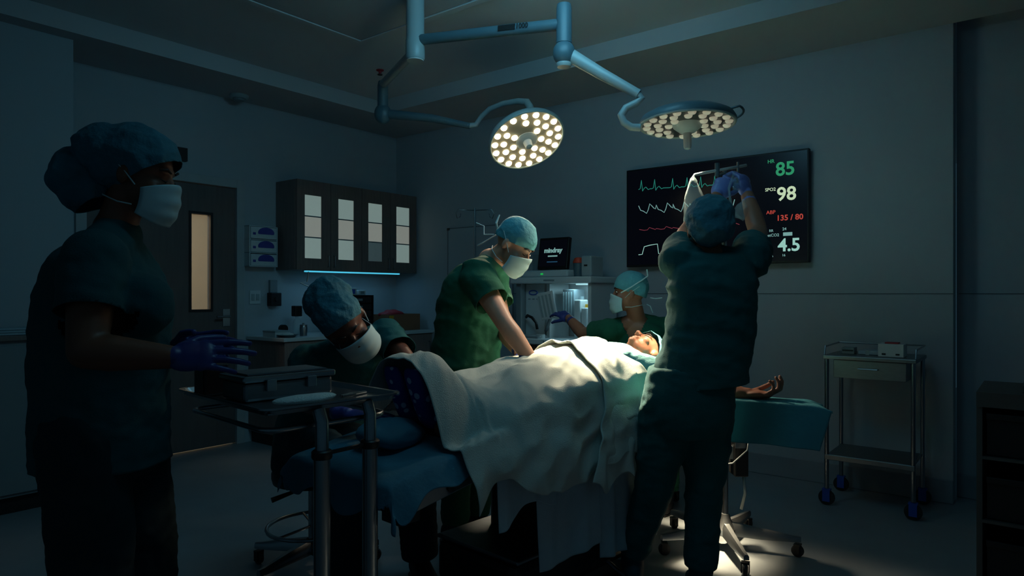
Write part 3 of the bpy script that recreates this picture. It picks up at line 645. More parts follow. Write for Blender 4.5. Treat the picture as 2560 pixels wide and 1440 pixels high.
MB().lathe(cx, [(.035, 0), (.042, .10), (.042, .105)], n=20).build('tub', 'enamel_blue', tt, smooth='auto'); MB().lathe(cx + ZU * .106, [(.044, 0), (.044, .012), (.03, .04), (.01, .045)], n=20).build('lid', 'orange_red', tt, smooth='auto')
tt = thing('infusion_unit', 'pale boxy device with a dark slot at the right end of the machine top', 'device', Af(fx(1455), 0, zsh))
MB().box(Af, fx(1438), fx(1464), -.08, .1, zsh + .001, zsh + .16).build('case', 'enamel', tt, bevel=.012); MB().box(Af, fx(1446), fx(1454), .1, .103, zsh + .08, zsh + .092).build('slot', 'black', tt)

# drip pole behind the surgeon
c = P(1187, 520, 5.6); t = thing('drip_pole', 'slim steel drip pole with four hooks behind the surgeon', 'pole', V((c.x, c.y, 0)))
MB().tube([V((c.x, c.y, .08)), V((c.x, c.y, 1.2))], .013, 14).build('outer_tube', 'steel', t, smooth='auto'); MB().tube([V((c.x, c.y, 1.2)), c], .009, 12).build('inner_tube', 'steel', t, smooth='auto')
MB().lathe(V((c.x, c.y, 1.19)), [(.02, 0), (.02, .04)], n=14).build('collar', 'dark_plastic', t)
for s_ in (-1, 1):
    q = [c + V((0, 0, -.02)), P(1187 + s_ * 42, 524, 5.6), P(1187 + s_ * 48, 534, 5.6), P(1187 + s_ * 44, 546, 5.6), P(1187 + s_ * 37, 542, 5.6), P(1187 + s_ * 36, 534, 5.6)]
    MB().tube(q, .004, 8).build('hook', 'steel', t, smooth=True)
star(t, (c.x, c.y, 0), .28, .08, .3, cr=.022, tip=.06)

# ------------------------------------------------------------ instrument trolley
fl_, fr_, bl_ = V((1.86, 4.02, 0)), V((2.21, 3.745, 0)), V((2.085, 4.30, 0))
Gf = frame2(fl_, E, D); gl = .445; gd = .36
t = thing('steel_trolley', 'steel instrument trolley with one drawer and blue casters by the right wall', 'trolley', Gf(gl / 2, gd / 2, 0))
ztop = .885
for (x, y) in ((0, 0), (gl, 0), (0, gd), (gl, gd)):
    MB().tube([Gf(x, y, .1), Gf(x, y, ztop - .02)], .0125, 14).build('leg', 'steel', t, smooth='auto')
    caster(t, Gf(x, y, 0), .045, 'rubber', 'caster_blue', .9)
MB().box(Gf, -.018, gl + .018, -.018, gd + .018, ztop - .022, ztop).build('top_plate', 'steel_brushed', t, bevel=.004)
MB().box(Gf, .0, gl, 0, gd, .285, .30).box(Gf, -.01, gl + .01, -.014, -.008, .27, .30).build('lower_shelf', 'steel_brushed', t, bevel=.003)
dr = MB().box(Gf, .035, gl - .035, .01, gd - .02, ztop - .13, ztop - .025).build('drawer', 'steel_brushed', t, bevel=.003)
MB().tube([Gf(.17, .01, ztop - .07), Gf(.17, -.015, ztop - .07), Gf(.27, -.015, ztop - .07), Gf(.27, .01, ztop - .07)], .004, 8).build('handle', 'steel', dr)
rl = [Gf(-.012, .0, ztop), Gf(-.012, .02, ztop + .05), Gf(-.012, gd, ztop + .055), Gf(gl + .012, gd, ztop + .055), Gf(gl + .012, .02, ztop + .05), Gf(gl + .012, .0, ztop)]
MB().tube(rl, .005, 8).build('guard_rail', 'steel', t)
tt = thing('supply_box', 'pale cardboard box with red top on the steel trolley', 'box', Gf(.3, .12, ztop + .001))
MB().box(Gf, .26, .39, .06, .18, ztop + .001, ztop + .075).build('carton', 'white_plastic', tt, bevel=.003); MB().box(Gf, .29, .36, .09, .15, ztop + .0755, ztop + .083).build('cap', 'red', tt, bevel=.002)
for k in range(2): MB().box(Gf, .28 + k * .07, .30 + k * .07, .0585, .06, ztop + .012, ztop + .022).build('print', 'dark_plastic', tt)
tt = thing('steel_dish', 'small dark boxed instrument at the left end of the steel trolley', 'instrument', Gf(.1, .15, ztop))
MB().box(Gf, .05, .12, .14, .22, ztop + .001, ztop + .04).build('case', 'grey_plastic', tt, bevel=.003); MB().box(Gf, .055, .115, .137, .14, ztop + .018, ztop + .026).build('slot', 'black', tt)
tt = thing('linen_pack', 'low flat white pack in the middle of the steel trolley', 'pack', Gf(.2, .2, ztop))
MB().box(Gf, .14, .25, .14, .30, ztop + .001, ztop + .025).build('pack', 'sheet2', tt, bevel=.006); MB().box(Gf, .18, .2, .139, .301, ztop + .0, ztop + .0262).build('tape', 'enamel', tt)

# storage rack at the right edge
Qf = frame2(P(2441, 733, 2.8), E, D)
t = thing('storage_rack', 'tall grey open rack with dark storage bins at the right edge', 'rack', Qf(.3, .2, 0))
q = MB().box(Qf, 0, .02, 0, .45, 0, .845).box(Qf, .75, .77, 0, .45, 0, .845).box(Qf, .02, .75, 0, .45, .83, .845).box(Qf, .02, .75, .44, .45, 0, .83)
for z_ in (.05, .31, .57): q.box(Qf, .02, .75, 0, .44, z_, z_ + .012)
q.box(Qf, 0, .77, -.01, .0, .785, .845); q.build('frame', 'rack', t)
for k, z_ in enumerate((.063, .323, .583)):
    for j in range(2):
        xx = .035 + j * .355
        g = thing('storage_bin', 'black storage bin on the %s rack shelf, %s side' % (('bottom', 'middle', 'upper')[k], ('left', 'right')[j]), 'bin', Qf(xx + .17, .2, z_), 'black bins on the rack')
        MB().box(Qf, xx, xx + .34, .02, .40, z_, z_ + .006).box(Qf, xx, xx + .34, .02, .03, z_, z_ + .17).box(Qf, xx, xx + .34, .39, .40, z_, z_ + .17).box(Qf, xx, xx + .01, .03, .39, z_, z_ + .17).box(Qf, xx + .33, xx + .34, .03, .39, z_, z_ + .17).build('tub', 'bin_dark', g)
        MB().box(Qf, xx - .003, xx + .343, .008, .02, z_ + .15, z_ + .175).build('lip', 'bin_dark', g, bevel=.003)
g = MB().box(Qf, .15, .3, .05, .3, .846, .875).build('folder', 'rack', None, bevel=.003); tag(g, 'dark flat box lying on top of the grey rack', 'box')

# ------------------------------------------------------------ operating table
def zs(L):
    x = max(0, min(1, L / .85)); return .68 + .14 * x
t = thing('operating_table', 'dark based operating table carrying the patient', 'operating table', T(1, 0, 0))
def slab(L0, L1, v0, v1, dz0, dz1, n=2):
    rings = []
    for k in range(n + 1):
        L = L0 + (L1 - L0) * k / n; z = zs(L); rings.append([T(L, v0, z + dz0), T(L, v1, z + dz0), T(L, v1, z + dz1), T(L, v0, z + dz1)])
    return MB().rings(rings)
slab(0, .84, -.27, .27, -.06, -.002).build('leg_mattress', 'vinyl', t, bevel=.012)
slab(.86, 1.98, -.27, .27, -.06, -.002).build('torso_mattress', 'vinyl', t, bevel=.012)
slab(-.0, .84, -.26, .26, -.085, -.062).build('leg_plate', 'base_metal', t); slab(.86, 1.96, -.26, .26, -.085, -.062).build('torso_plate', 'base_metal', t)
rl_ = slab(.02, .33, .295, .315, -.095, -.05).build('side_rail', 'steel', t, bevel=.003)
slab(.05, .8, .262, .294, -.085, -.065).build('rail_bracket', 'base_metal', t)
slab(.40, .8, .275, .288, -.10, -.06).build('side_rail', 'steel_brushed', t, bevel=.003)
slab(.9, 1.9, .275, .288, -.10, -.06).build('side_rail', 'steel_brushed', t, bevel=.003); slab(.05, 1.9, -.300, -.282, -.10, -.06).build('side_rail', 'steel_brushed', t, bevel=.003)
slab(.86, 1.9, .262, .276, -.085, -.07).build('rail_bracket', 'base_metal', t)
MB().lathe(T(.2, .316, zs(.2) - .072), [(.014, 0), (.014, .006), (.009, .009)], VV, 16).build('rail_screw', 'dark_plastic', t)
MB().box(lambda a, b, z: T(a, b, z), .02, .1, .20, .29, .555, .60).build('rail_clamp', 'dark_plastic', t, bevel=.004)
tf = lambda a, b, z: T(a, b, z)
MB().box(tf, .84, 1.2, -.15, .15, .24, .50).build('lower_column', 'base_metal', t, bevel=.02); MB().box(tf, .88, 1.16, -.12, .12, .50, .735).build('upper_column', 'base_metal', t, bevel=.015)
MB().box(tf, .60, 1.55, -.22, .22, .07, .245).build('base', 'base_metal', t, bevel=.035); MB().box(tf, .61, 1.54, -.225, .225, .245, .262).build('base_cover', 'steel_brushed', t, bevel=.006)
for (a, bq) in ((.68, -.17), (.68, .17), (1.47, -.17), (1.47, .17)): caster(t, T(a, bq, 0), .033, 'rubber', 'dark_plastic', .3)
MB().box(tf, 1.05, 1.3, .225, .25, .03, .05).tube([T(1.2, .2, .1), T(1.2, .26, .07), T(1.2, .32, .05)], .01, 8).build('foot_pedal', 'steel', t)

# blue pad over foot end
def smooth_grid(G, it, keep_edge=True):
    for _ in range(it):
        H = G.copy(); H[1:-1, 1:-1] = (G[:-2, 1:-1] + G[2:, 1:-1] + G[1:-1, :-2] + G[1:-1, 2:]) / 4
        H[0, 1:-1] = (G[0, :-2] + G[0, 2:]) / 2; H[-1, 1:-1] = (G[-1, :-2] + G[-1, 2:]) / 2
        H[1:-1, 0] = (G[:-2, 0] + G[2:, 0]) / 2; H[1:-1, -1] = (G[:-2, -1] + G[2:, -1]) / 2
        G = H
    return G
def grid_obj(G, name, material, parent=None, solid=.003):
    a, b = G.shape[:2]; fs = [(i * b + j, (i + 1) * b + j, (i + 1) * b + j + 1, i * b + j + 1) for i in range(a - 1) for j in range(b - 1)]
    me = bpy.data.meshes.new(name); me.from_pydata(G.reshape(-1, 3).tolist(), [], fs)
    return link_mesh(name, me, material, parent, smooth=True, solid=solid)
na, nb = 60, 110; G = np.zeros((na, nb, 3))
for i in range(na):
    q = -.14 + .49 * i / (na - 1)                       # along table, hanging over the end first
    for j in range(nb):
        s = -.46 + .90 * j / (nb - 1)
        L = max(q, -.012); z = zs(max(L, 0)) + .006; v = s
        hem = (.062 + .012 * math.sin(q * 30 + 1) if s > 0 else .10 + .03 * math.sin(q * 22)) + .05 * max(0, 1 - abs(q) / .05)
        ex = abs(s) - .285
        if ex > 0:
            f = min(ex / .155, 1); v = math.copysign(.285 + .012 * f + .012 * f * math.sin(q * 40 + s), s) + (.04 * f if s > 0 else -.04 * f); z -= f * hem
        if q < 0:
            f = -q / .14; z -= f * (.10 + .03 * math.sin(s * 20)); L = -.012 - .02 * f - .012 * f * math.sin(s * 34)
        if ex > 0 and q < 0: z += .05 * min(f, 1)
        z += .007 * noise.noise(V((L * 9, v * 9, 0))) if ex <= 0 and q >= 0 else 0
        G[i, j] = T(L, v, z)
pad = grid_obj(smooth_grid(G, 4), 'blue_pad', 'pad', None, .002); tag(pad, 'blue absorbent pad hanging over the foot end of the table', 'pad')
# white bundled towel next to the foot
tag(lump(T(.22, -.02, zs(.2) + .05), (U, VV, ZU), (.11, .12, .05), 5, .1).build('towel_bundle', 'pad', smooth=True), 'crumpled pale blue wrap lying in front of the patient feet', 'wrap')

# ------------------------------------------------------------ white sheet
TOP = [(.20, .985), (.24, 1.01), (.28, 1.02), (.33, 1.02), (.38, 1.005), (.43, .95), (.5, .905), (.64, .925), (.87, .954), (1.14, .985), (1.35, 1.0), (1.45, 1.0), (1.6, .97)]
topL = lambda L: float(np.interp(L, [a for a, b in TOP], [b for a, b in TOP]))
def env(L, v):
    z0_ = zs(L) + .012; h_ = topL(L) - z0_
    wd = .20 if L < .45 else .25 + .03 * min(1, (L - .45) / .5)
    if v > -.02: wd = .25 if L < .40 else min(.37, .25 + (L - .40) * 1.0)
    sh = max(0, 1 - (abs(v + .02) / wd) ** (2.6 if L > .45 else 3.0))
    if .42 < L < .9: sh *= 1 - .14 * math.exp(-(v / .05) ** 2)
    return z0_ + h_ * sh
HEM = [(.20, .20), (.26, .17), (.30, .16), (.35, .11), (.42, .14), (.5, .23), (.56, .27), (.70, .30), (.85, .32), (.95, .28), (1.05, .26), (1.2, .26), (1.35, .33), (1.5, .36)]
def drape(L0, L1, hemf, vedge, out, nm, material, label, topcap=None, na=160, nb=200, vfar=-.33, amp=.018, freq=17, ph=0, skew=0.0, lift=0.0, cat='sheet', sm=3, hang0=.0, nph=None, thick=.003):
    nph = ph if nph is None else nph
    G = np.zeros((na, nb, 3))
    for i in range(na):
        L_ = L0 + (L1 - L0) * i / (na - 1); hem = hemf(L_)
        vf = vfar if L_ > .42 else -.19; ln = (vedge - vf); tot = ln + hem
        for j in range(nb):
            s = vf + tot * j / (nb - 1)
            L = L_ + skew * max(0, (s + .1))
            if s < vedge:
                v = s; z = env(min(L, 1.6), v) + lift
                z += .004 + .012 * noise.noise(V((L * 7 + nph, v * 7 + L * 3, 1.3))) + (.014 * max(0, 1 - i / na / .14) if nm == 'folded_blanket' else 0) + .013 * (1 - 2.4 * abs(noise.noise(V((L * 3.2 + v * 6, v * 3 - L * 5, 4.4 + nph))))) + .010 * (1 - 2 * abs(noise.noise(V((L * 14 + v * 9, v * 12, 2 + nph)))))
            else:
                f = s - vedge; g = f / max(hem, .01)
                v = vedge + out * math.sin(min(g, 1) * 1.5) + amp * min(1, f / .12) * (math.sin(L * freq + ph + f * 3) + .6 * math.sin(L * freq * 2.3 + ph * 2) + noise.noise(V((L * 8, f * 4, ph)))) + .015 * min(1, f / .08) * (1 - 2.4 * abs(noise.noise(V((L * 7 + f * 6, f * 7 - L * 4, 8 + ph)))))
                z = env(min(L, 1.6), vedge) + lift - f * .99
            G[i, j] = T(L, v, z)
    G = smooth_grid(G, sm); o = grid_obj(G, nm, material, None, thick); return tag(o, label, cat)
hemL = lambda L: float(np.interp(L, [a for a, b in HEM], [b for a, b in HEM])) + .008 * math.sin(L * 40)
drape(.235, 1.37, hemL, .318, .055, 'white_sheet', 'sheet', 'rumpled white sheet covering the patient from feet to chest', skew=.03, vfar=-.36, amp=.016, freq=11, ph=.6)
# folded upper band of sheet
HB = lambda L: .36 + .03 * math.sin(L * 30)
drape(1.20, 1.46, HB, .33, .05, 'folded_blanket', 'sheet', 'folded upper edge of white blanket across the patient chest', na=40, vfar=-.30, amp=.010, freq=26, ph=2.2, skew=-.45, lift=.012, cat='blanket', nph=.6, thick=.006)
# lower hanging drapes
def hang(L0, L1, z_top, zb_f, v0, nm, material, label, amp=.02, freq=24, ph=0, fl=.04, na=80, nb=60):
    G = np.zeros((na, nb, 3))
    for i in range(na):
        L = L0 + (L1 - L0) * i / (na - 1); zb_ = zb_f(L)
        for j in range(nb):
            g = j / (nb - 1); z = z_top + (zb_ - z_top) * g
            v = v0 + fl * g + amp * (.35 + .65 * g) * (math.sin(L * freq + ph) + .5 * math.sin(L * freq * 1.9 + g * 2 + ph)) * .6
            G[i, j] = T(L, v, z)
    return tag(grid_obj(smooth_grid(G, 2), nm, material, None, .003), label, 'drape')
hang(.40, .70, .69, lambda L: .50 + .02 * math.sin(L * 25) - .05 * max(0, (.5 - L) * 8), .322, 'short_drape', 'sheet2', 'short blue white drape under the sheet beside the table rail', fl=.012, amp=.010, freq=45, ph=1)
hang(.61, .99, .74, lambda L: .255 + .02 * (L - .6), .305, 'long_drape', 'sheet2', 'long white drape hanging nearly to the base at the table side', amp=.012, freq=30, ph=.4, fl=.03)
hang(1.0, 1.42, .76, lambda L: .20 - .03 * math.sin((L - .95) * 5), .300, 'rear_drape', 'sheet2', 'long pale drape hanging behind the standing man leg', amp=.022, freq=30, ph=1.4, fl=.02)
hang(1.42, 1.80, .80, lambda L: .42 + .1 * math.sin(L * 9), .300, 'gown_drape', 'drape_teal', 'teal drape hanging from the table beside the patient shoulder', amp=.012, freq=34, ph=.4, fl=.01)
# teal under-drape on the torso part
na, nb = 40, 60; G = np.zeros((na, nb, 3))
for i in range(na):
    L = 1.40 + .58 * i / (na - 1)
    for j in range(nb):
        s = -.36 + .70 * j / (nb - 1); ex = max(0, abs(s) - .285)
        G[i, j] = T(L, math.copysign(min(abs(s), .285) + ex * .2, s), zs(1) + .004 + .004 * noise.noise(V((L * 20, s * 20, 0))) - ex * 1.2)
tag(grid_obj(smooth_grid(G, 2), 'under_drape', 'drape_teal', None, .002), 'teal drape lying on the mattress under the patient shoulders', 'drape')

# ------------------------------------------------------------ arm board
B0, B1 = V((.60, 3.235, 0)), V((1.27, 2.865, 0)); bu = (B1 - B0).normalized(); bv = V((bu.y, -bu.x, 0)); bL = (B1 - B0).length
Bf = frame2(B0, bu, bv)
t = thing('arm_board', 'padded arm board extending from the table to the right', 'arm board', Bf(bL / 2, 0, .74))
MB().box(Bf, .1, bL - .02, -.065, .065, .755, .785).build('pad', 'vinyl', t, bevel=.008); MB().box(Bf, .0, bL - .04, -.055, .055, .74, .754).build('board', 'base_metal', t)
na, nb = 70, 80; G = np.zeros((na, nb, 3))
for i in range(na):
    x = .17 + (bL + .03 - .17) * i / (na - 1)
    for j in range(nb):
        s = -.16 + .42 * j / (nb - 1); z = .790; v = s
        if abs(s) > .075:
            f = abs(s) - .075; v = math.copysign(.078 + .05 * f + .010 * math.sin(x * 28 + s * 3) * min(1, f * 9), s); z -= f * .98
        z -= .03 * max(0, (x - bL + .03) / .06) ** 2 * (1 if abs(s) < .075 else .2)
        z += .003 * noise.noise(V((x * 12, s * 12, 0)))
        xx = x + (.05 * (1 - abs((s - .075) / .19)) * max(0, (x - bL + .2) / .23) if s > .0 else 0)
        G[i, j] = Bf(xx, v, z)
tag(grid_obj(smooth_grid(G, 3), 'arm_drape', 'drape_teal', None, .002), 'teal drape hanging over the arm board under the patient hand', 'drape')

# ------------------------------------------------------------ IV stand held by the man
c = V(((1812 - PX0) / F * 3.34, 3.34, 0)); ztp = 1.86
t = thing('infusion_stand', 'five legged rolling infusion stand under the arm drape', 'stand', c)
MB().tube([c + ZU * .10, c + ZU * .95], .016, 16).build('outer_tube', 'steel', t, smooth='auto'); MB().tube([c + ZU * .95, c + ZU * ztp], .010, 12).build('inner_tube', 'steel', t, smooth='auto')
MB().lathe(c + ZU * .07, [(.05, 0), (.055, .03), (.03, .07), (.022, .1)], n=24).build('hub', 'steel_brushed', t, smooth='auto')
star(t, c, .33, .10, -.35, 'steel_brushed')
ba = P(1737, 437, 3.32); bb = P(1866, 413, 3.34)
MB().tube([ba + V((.01, 0, -.035)), ba + V((-.015, 0, -.02)), ba, P(1755, 433, 3.325), P(1800, 425, 3.33), bb], .0075, 10).build('crossbar', 'white_plastic', t, smooth=True)  # steel bar coloured white in place of lamp light falling on it
MB().tube([P(1793, 408, 3.33), P(1793, 440, 3.33)], .012, 12).build('bar_clamp', 'enamel_blue', t, smooth='auto')
MB().tube([P(1845, 405, 3.335), P(1845, 430, 3.335)], .006, 10).build('hook', 'steel', t, smooth='auto')
MB().tube([P(1793, 440, 3.33), c + ZU * (ztp - .02)], .009, 10).build('bracket', 'steel', t)
pf = lambda a, b, z: c + V((a, b, z))
pb = MB().box(pf, .035, .10, -.05, .05, .36, .60).build('pump_box', 'dark_plastic', t, bevel=.005); MB().box(pf, .035, .085, -.053, -.05, .5, .57).build('panel', 'steel_brushed', pb)
MB().box(pf, .01, .04, -.02, .02, .44, .5).build('pump_clamp', 'grey_plastic', t); MB().tube([c + V((.11, -.05, .62)), c + V((.08, -.09, .5)), c + V((.02, -.06, .43)), c + V((-.01, -.04, .42))], .004, 8).build('cable', 'grey_plastic', t, smooth=True)
MB().tube([c + V((.08, -.04, .36)), c + V((.085, -.045, .28)), c + V((.07, -.03, .2))], .008, 8).build('drain_tube', 'enamel', t, smooth=True)
# IV bag & tubing & mask
bgm = MB(); rings = []
for k in range(14):
    g_ = k / 13; pz = P(1733 + 4 * g_, 445 + 150 * g_, 3.31); wv = (.012 + .036 * min(1, g_ * 3)) * (1 if g_ < .85 else 1 - (g_ - .85) * 3.5)
    rings.append([pz + V((wv * math.cos(a) * (1 + .12 * math.sin(5 * a + g_ * 6)), .014 * math.sin(a), 0)) for a in np.linspace(0, 2 * math.pi, 25)[:-1]])
bgm.rings(rings); t = thing('drip_bag', 'clear drip bag hanging lit from the end of the crossbar', 'drip bag', P(1735, 595, 3.31)); bgm.build('bag', 'bag', t, smooth=True)
MB().tube([P(1735, 438, 3.32), P(1733, 452, 3.31)], .005, 8).build('hanger', 'enamel', t)
t = thing('breathing_mask', 'clear breathing mask and tubing hanging beside the raised arm', 'mask', P(1850, 540, 3.12))
MB().tube([P(*q) for q in ((1836, 430, 3.2), (1822, 470, 3.14), (1826, 505, 3.12), (1838, 535, 3.12), (1858, 550, 3.12), (1866, 535, 3.12))], .006, 10).build('tubing', 'bag', t, smooth=True)
MB().lathe(P(1852, 530, 3.12), [(.03, -.03), (.035, 0), (.024, .03), (.01, .045), (.01, .06)], (.2, -.2, 1), 20).build('cup', 'bag', t, smooth='auto')
MB().lathe(P(1840, 462, 3.2), [(.012, -.03), (.016, -.02), (.016, .02), (.008, .035)], (0, 0, 1), 16).build('drip_chamber', 'bag', t, smooth='auto')

# ------------------------------------------------------------ mayo stand (front) and what is on it
NC = V((-.633, 1.75, 0)); ma = V((.687, .727, 0)).normalized(); mb_ = V((-ma.y, ma.x, 0)); Mf = frame2(NC, ma, mb_); la, lb = .427, .571; zt = .95
t = thing('mayo_stand', 'steel instrument stand with two posts in front of the nurse', 'stand', Mf(.25, .05, 0))
tray = MB().box(Mf, .01, la - .01, .01, lb - .01, zt - .018, zt - .014).build('tray', 'steel', t)
def rrect(x0, x1, y0, y1, r, z, n=5):
    o_ = []
    for cx_, cy_, a0_ in ((x1 - r, y1 - r, 0), (x0 + r, y1 - r, 90), (x0 + r, y0 + r, 180), (x1 - r, y0 + r, 270)):
        for k in range(n + 1):
            a_ = math.radians(a0_ + 90 * k / n); o_.append(Mf(cx_ + r * math.cos(a_), cy_ + r * math.sin(a_), z))
    return o_
MB().rings([rrect(.012, la - .012, .012, lb - .012, .03, zt - .018), rrect(0, la, 0, lb, .035, zt), rrect(-.010, la + .010, -.010, lb + .010, .04, zt + .001), rrect(-.010, la + .010, -.010, lb + .010, .04, zt - .004), rrect(.002, la - .002, .002, lb - .002, .035, zt - .008), rrect(.008, la - .008, .008, lb - .008, .03, zt - .019)], cap=False, closed=True).build('tray_rim', 'steel', tray, smooth='auto')
fr = rrect(.02, la - .02, .03, lb - .03, .05, zt - .065)
MB().tube(fr, .008, 8, closed=True).build('support_frame', 'steel', t, smooth=True)
Pa, Pb = V((-.517, 1.85, 0)), V((-.414, 1.983, 0))
for q_ in (Pa, Pb):
    MB().tube([q_ + ZU * .06, q_ + ZU * .81], .0225, 20).build('post', 'steel', t, smooth='auto')
    MB().tube([q_ + ZU * .81, q_ + ZU * (zt - .05), q_ + mb_ * .015 + ZU * (zt - .02)], .018, 18).build('inner_post', 'steel', t, smooth='auto')
    MB().lathe(q_ + ZU * .80, [(.026, 0), (.028, .004), (.028, .02), (.024, .024)], n=20).build('collar', 'dark_plastic', t, smooth='auto')
MB().tube([Pa + ZU * .812, Pb + ZU * .812], .006, 8).build('crossbar', 'dark_plastic', t)
MB().tube([Pa - ma * .2 + ZU * .06, Pb + ma * .2 + ZU * .06], .018, 12).tube([Pa - ma * .2 + ZU * .06, Pa - ma * .2 + mb_ * .5 + ZU * .06], .018, 12).tube([Pb + ma * .2 + ZU * .06, Pb + ma * .2 + mb_ * .5 + ZU * .06], .018, 12).build('base_frame', 'steel', t, smooth='auto')
for q_ in (Pa - ma * .2, Pb + ma * .2, Pa - ma * .2 + mb_ * .5, Pb + ma * .2 + mb_ * .5): caster(t, q_, .022, 'rubber', 'steel')
zz = zt - .0135
t = thing('sterile_container', 'lidded steel instrument container on the instrument stand', 'container', Mf(.19, .3, zz))
MB().box(Mf, .045, .33, .215, .37, zz, zz + .055).build('tub', 'steel_brushed', t, bevel=.01); MB().box(Mf, .038, .337, .208, .377, zz + .056, zz + .075).build('lid', 'steel', t, bevel=.006)
for k in (.12, .25): MB().box(Mf, k - .015, k + .015, .2, .2145, zz + .03, zz + .062).build('latch', 'steel', t, bevel=.002)
MB().box(Mf, .06, .315, .23, .355, zz + .076, zz + .080).build('lid_panel', 'steel_brushed', t)
t = thing('black_beaker', 'square black container behind the steel container near the nurse gloves', 'container', Mf(.04, .45, zz))
MB().box(Mf, .015, .085, .42, .50, zz, zz + .085).build('body', 'black', t, bevel=.008); MB().box(Mf, .012, .088, .417, .503, zz + .0855, zz + .095).build('lid', 'dark_plastic', t, bevel=.003)
gz = lump(Mf(.15, .065, zz + .018), (ma, mb_, ZU), (.10, .04, .013), 8, .1); tag(gz.build('gauze_pad', 'gauze', smooth=True), 'folded white gauze on the near edge of the steel tray', 'gauze')
t = thing('forceps', 'small steel forceps lying on the right part of the tray', 'forceps', Mf(.33, .12, zz))
for s_ in (-1, 1): MB().tube([Mf(.30, .12 + s_ * .004, zz + .004), Mf(.35, .13 + s_ * .01, zz + .005), Mf(.40, .14 + s_ * .003, zz + .004)], .003, 8).build('arm', 'steel', t)

# ------------------------------------------------------------ stools
def stool(c, hz, label, rot, rad=.18, seatm='vinyl'):
    t = thing('stool', label, 'stool', c); c = V(c)
    MB().lathe(c + ZU * (hz - .075), [(rad * .8, 0), (rad * .97, .01), (rad, .03), (rad, .055), (rad * .94, .072), (.01, .075)], n=36).build('seat', seatm, t, smooth='auto')
    MB().tube([c + ZU * .1, c + ZU * (hz - .08)], .022, 16).build('gas_column', 'steel', t, smooth='auto')
    MB().tube([c + ZU * (hz - .085), c + V((-.06, -.05, hz - .1)), c + V((-.15, -.11, hz - .125))], [.008, .008, .012], 10).build('lever', 'dark_plastic', t, smooth='auto')
    ring = [c + V((math.cos(a) * .2, math.sin(a) * .2, .2)) for a in np.linspace(0, 2 * math.pi, 33)[:-1]]
    MB().tube(ring, .009, 8, closed=True).build('foot_ring', 'steel', t, smooth=True)
    for k in range(3):
        a = k * 2.094; MB().tube([c + ZU * .2, c + V((math.cos(a) * .2, math.sin(a) * .2, .2))], .006, 8).build('ring_spoke', 'steel', t)
    star(t, c, .28, .11, rot, 'steel'); return t
stool(V((-.90, 3.08, 0)), .47, 'black round rolling stool under the seated nurse', 2.9)
stool(V((.80, 4.30, 0)), .56, 'round rolling stool under the seated man at the patient head', .4)

# ------------------------------------------------------------ people
def head(mb, c, f, u, scale=1.0):
    r, f, u = basis(f, u); A = (r, f, u); s = scale
    g = lambda x, y, z: V(c) + (r * x + f * y + u * z) * s
    e = lambda p, rad: mb.ell(g(*p), A, [q * s for q in rad], 20, 14)
    e((0, -.012, .03), (.075, .095, .088)); e((0, .022, -.028), (.062, .066, .078)); e((0, .036, -.078), (.044, .044, .032))
    mb.sph(g(0, .074, -.092), .017 * s); e((0, .076, .024), (.046, .014, .010))
    mb.limb([g(0, .084, .008), g(0, .1, -.018), g(0, .106, -.03)], [.008 * s, .010 * s, .013 * s])
    for k in (-1, 1):
        mb.sph(g(.012 * k, .095, -.034), .009 * s); e((.077 * k, -.008, -.006), (.010, .019, .031)); e((.04 * k, .062, -.03), (.022, .022, .02))
    e((0, .088, -.058), (.022, .009, .005)); e((0, .086, -.068), (.019, .009, .006))
    return g
def eyes(parent, g, f, u, closed=False):
    r, f, u = basis(f, u)
    for k in (-1, 1):
        c = g(.031 * k, .0785, .004)
        if closed:
            MB().tube([g(.017 * k, .087, .002), g(.031 * k, .0885, -.004), g(.046 * k, .080, .001)], [.0015, .0025, .0015], 8).build('eyelash', 'hair', parent, smooth=True)
        else:
            MB().ell(c, (r, f, u), (.012, .006, .005), 12, 8).build('eye', 'eye', parent, smooth=True); MB().ell(c + f * .006, (r, f, u), (.005, .003, .005), 10, 6).build('iris', 'iris', parent, smooth=True)
        MB().tube([g(.014 * k, .091, .024), g(.032 * k, .088, .031), g(.05 * k, .074, .025)], [.003, .004, .002], 8).build('eyebrow', 'hair', parent, smooth=True)
def mask(parent, g, f, u, strings=True, m='mask'):
    na, nb = 25, 25; G = np.zeros((na, nb, 3))
    for i in range(na):
        a = math.radians(-78 + 156 * i / (na - 1)); k = abs(a) / math.radians(78)
        for j in range(nb):
            v = 1 - 2 * j / (nb - 1); hh = .062 * (1 - .42 * k ** 2); z = -.066 + hh * v - .004 * k
            rad = .120 - .018 * max(0, -v) ** 2 - .010 * max(0, v) ** 2 + .0025 * math.sin(v * 9) * (1 - k)
            x = math.sin(a) * .078; y = math.cos(a) ** .8 * (rad - .02) + .02 if math.cos(a) > 0 else .02
            G[i, j] = g(x, y, z)
    mo = grid_obj(G, 'face_mask', m, parent, .003)
    if strings:
        for k in (-1, 1):
            MB().tube([g(.077 * k, .03, -.03), g(.084 * k, .0, .0), g(.080 * k, -.05, .035), g(.03 * k, -.105, .06)], .0018, 6).build('tie', 'tie', mo)
            MB().tube([g(.074 * k, .03, -.085), g(.072 * k, -.01, -.085), g(.055 * k, -.06, -.075), g(.01 * k, -.088, -.07)], .0018, 6).build('tie', 'tie', mo)
    return mo
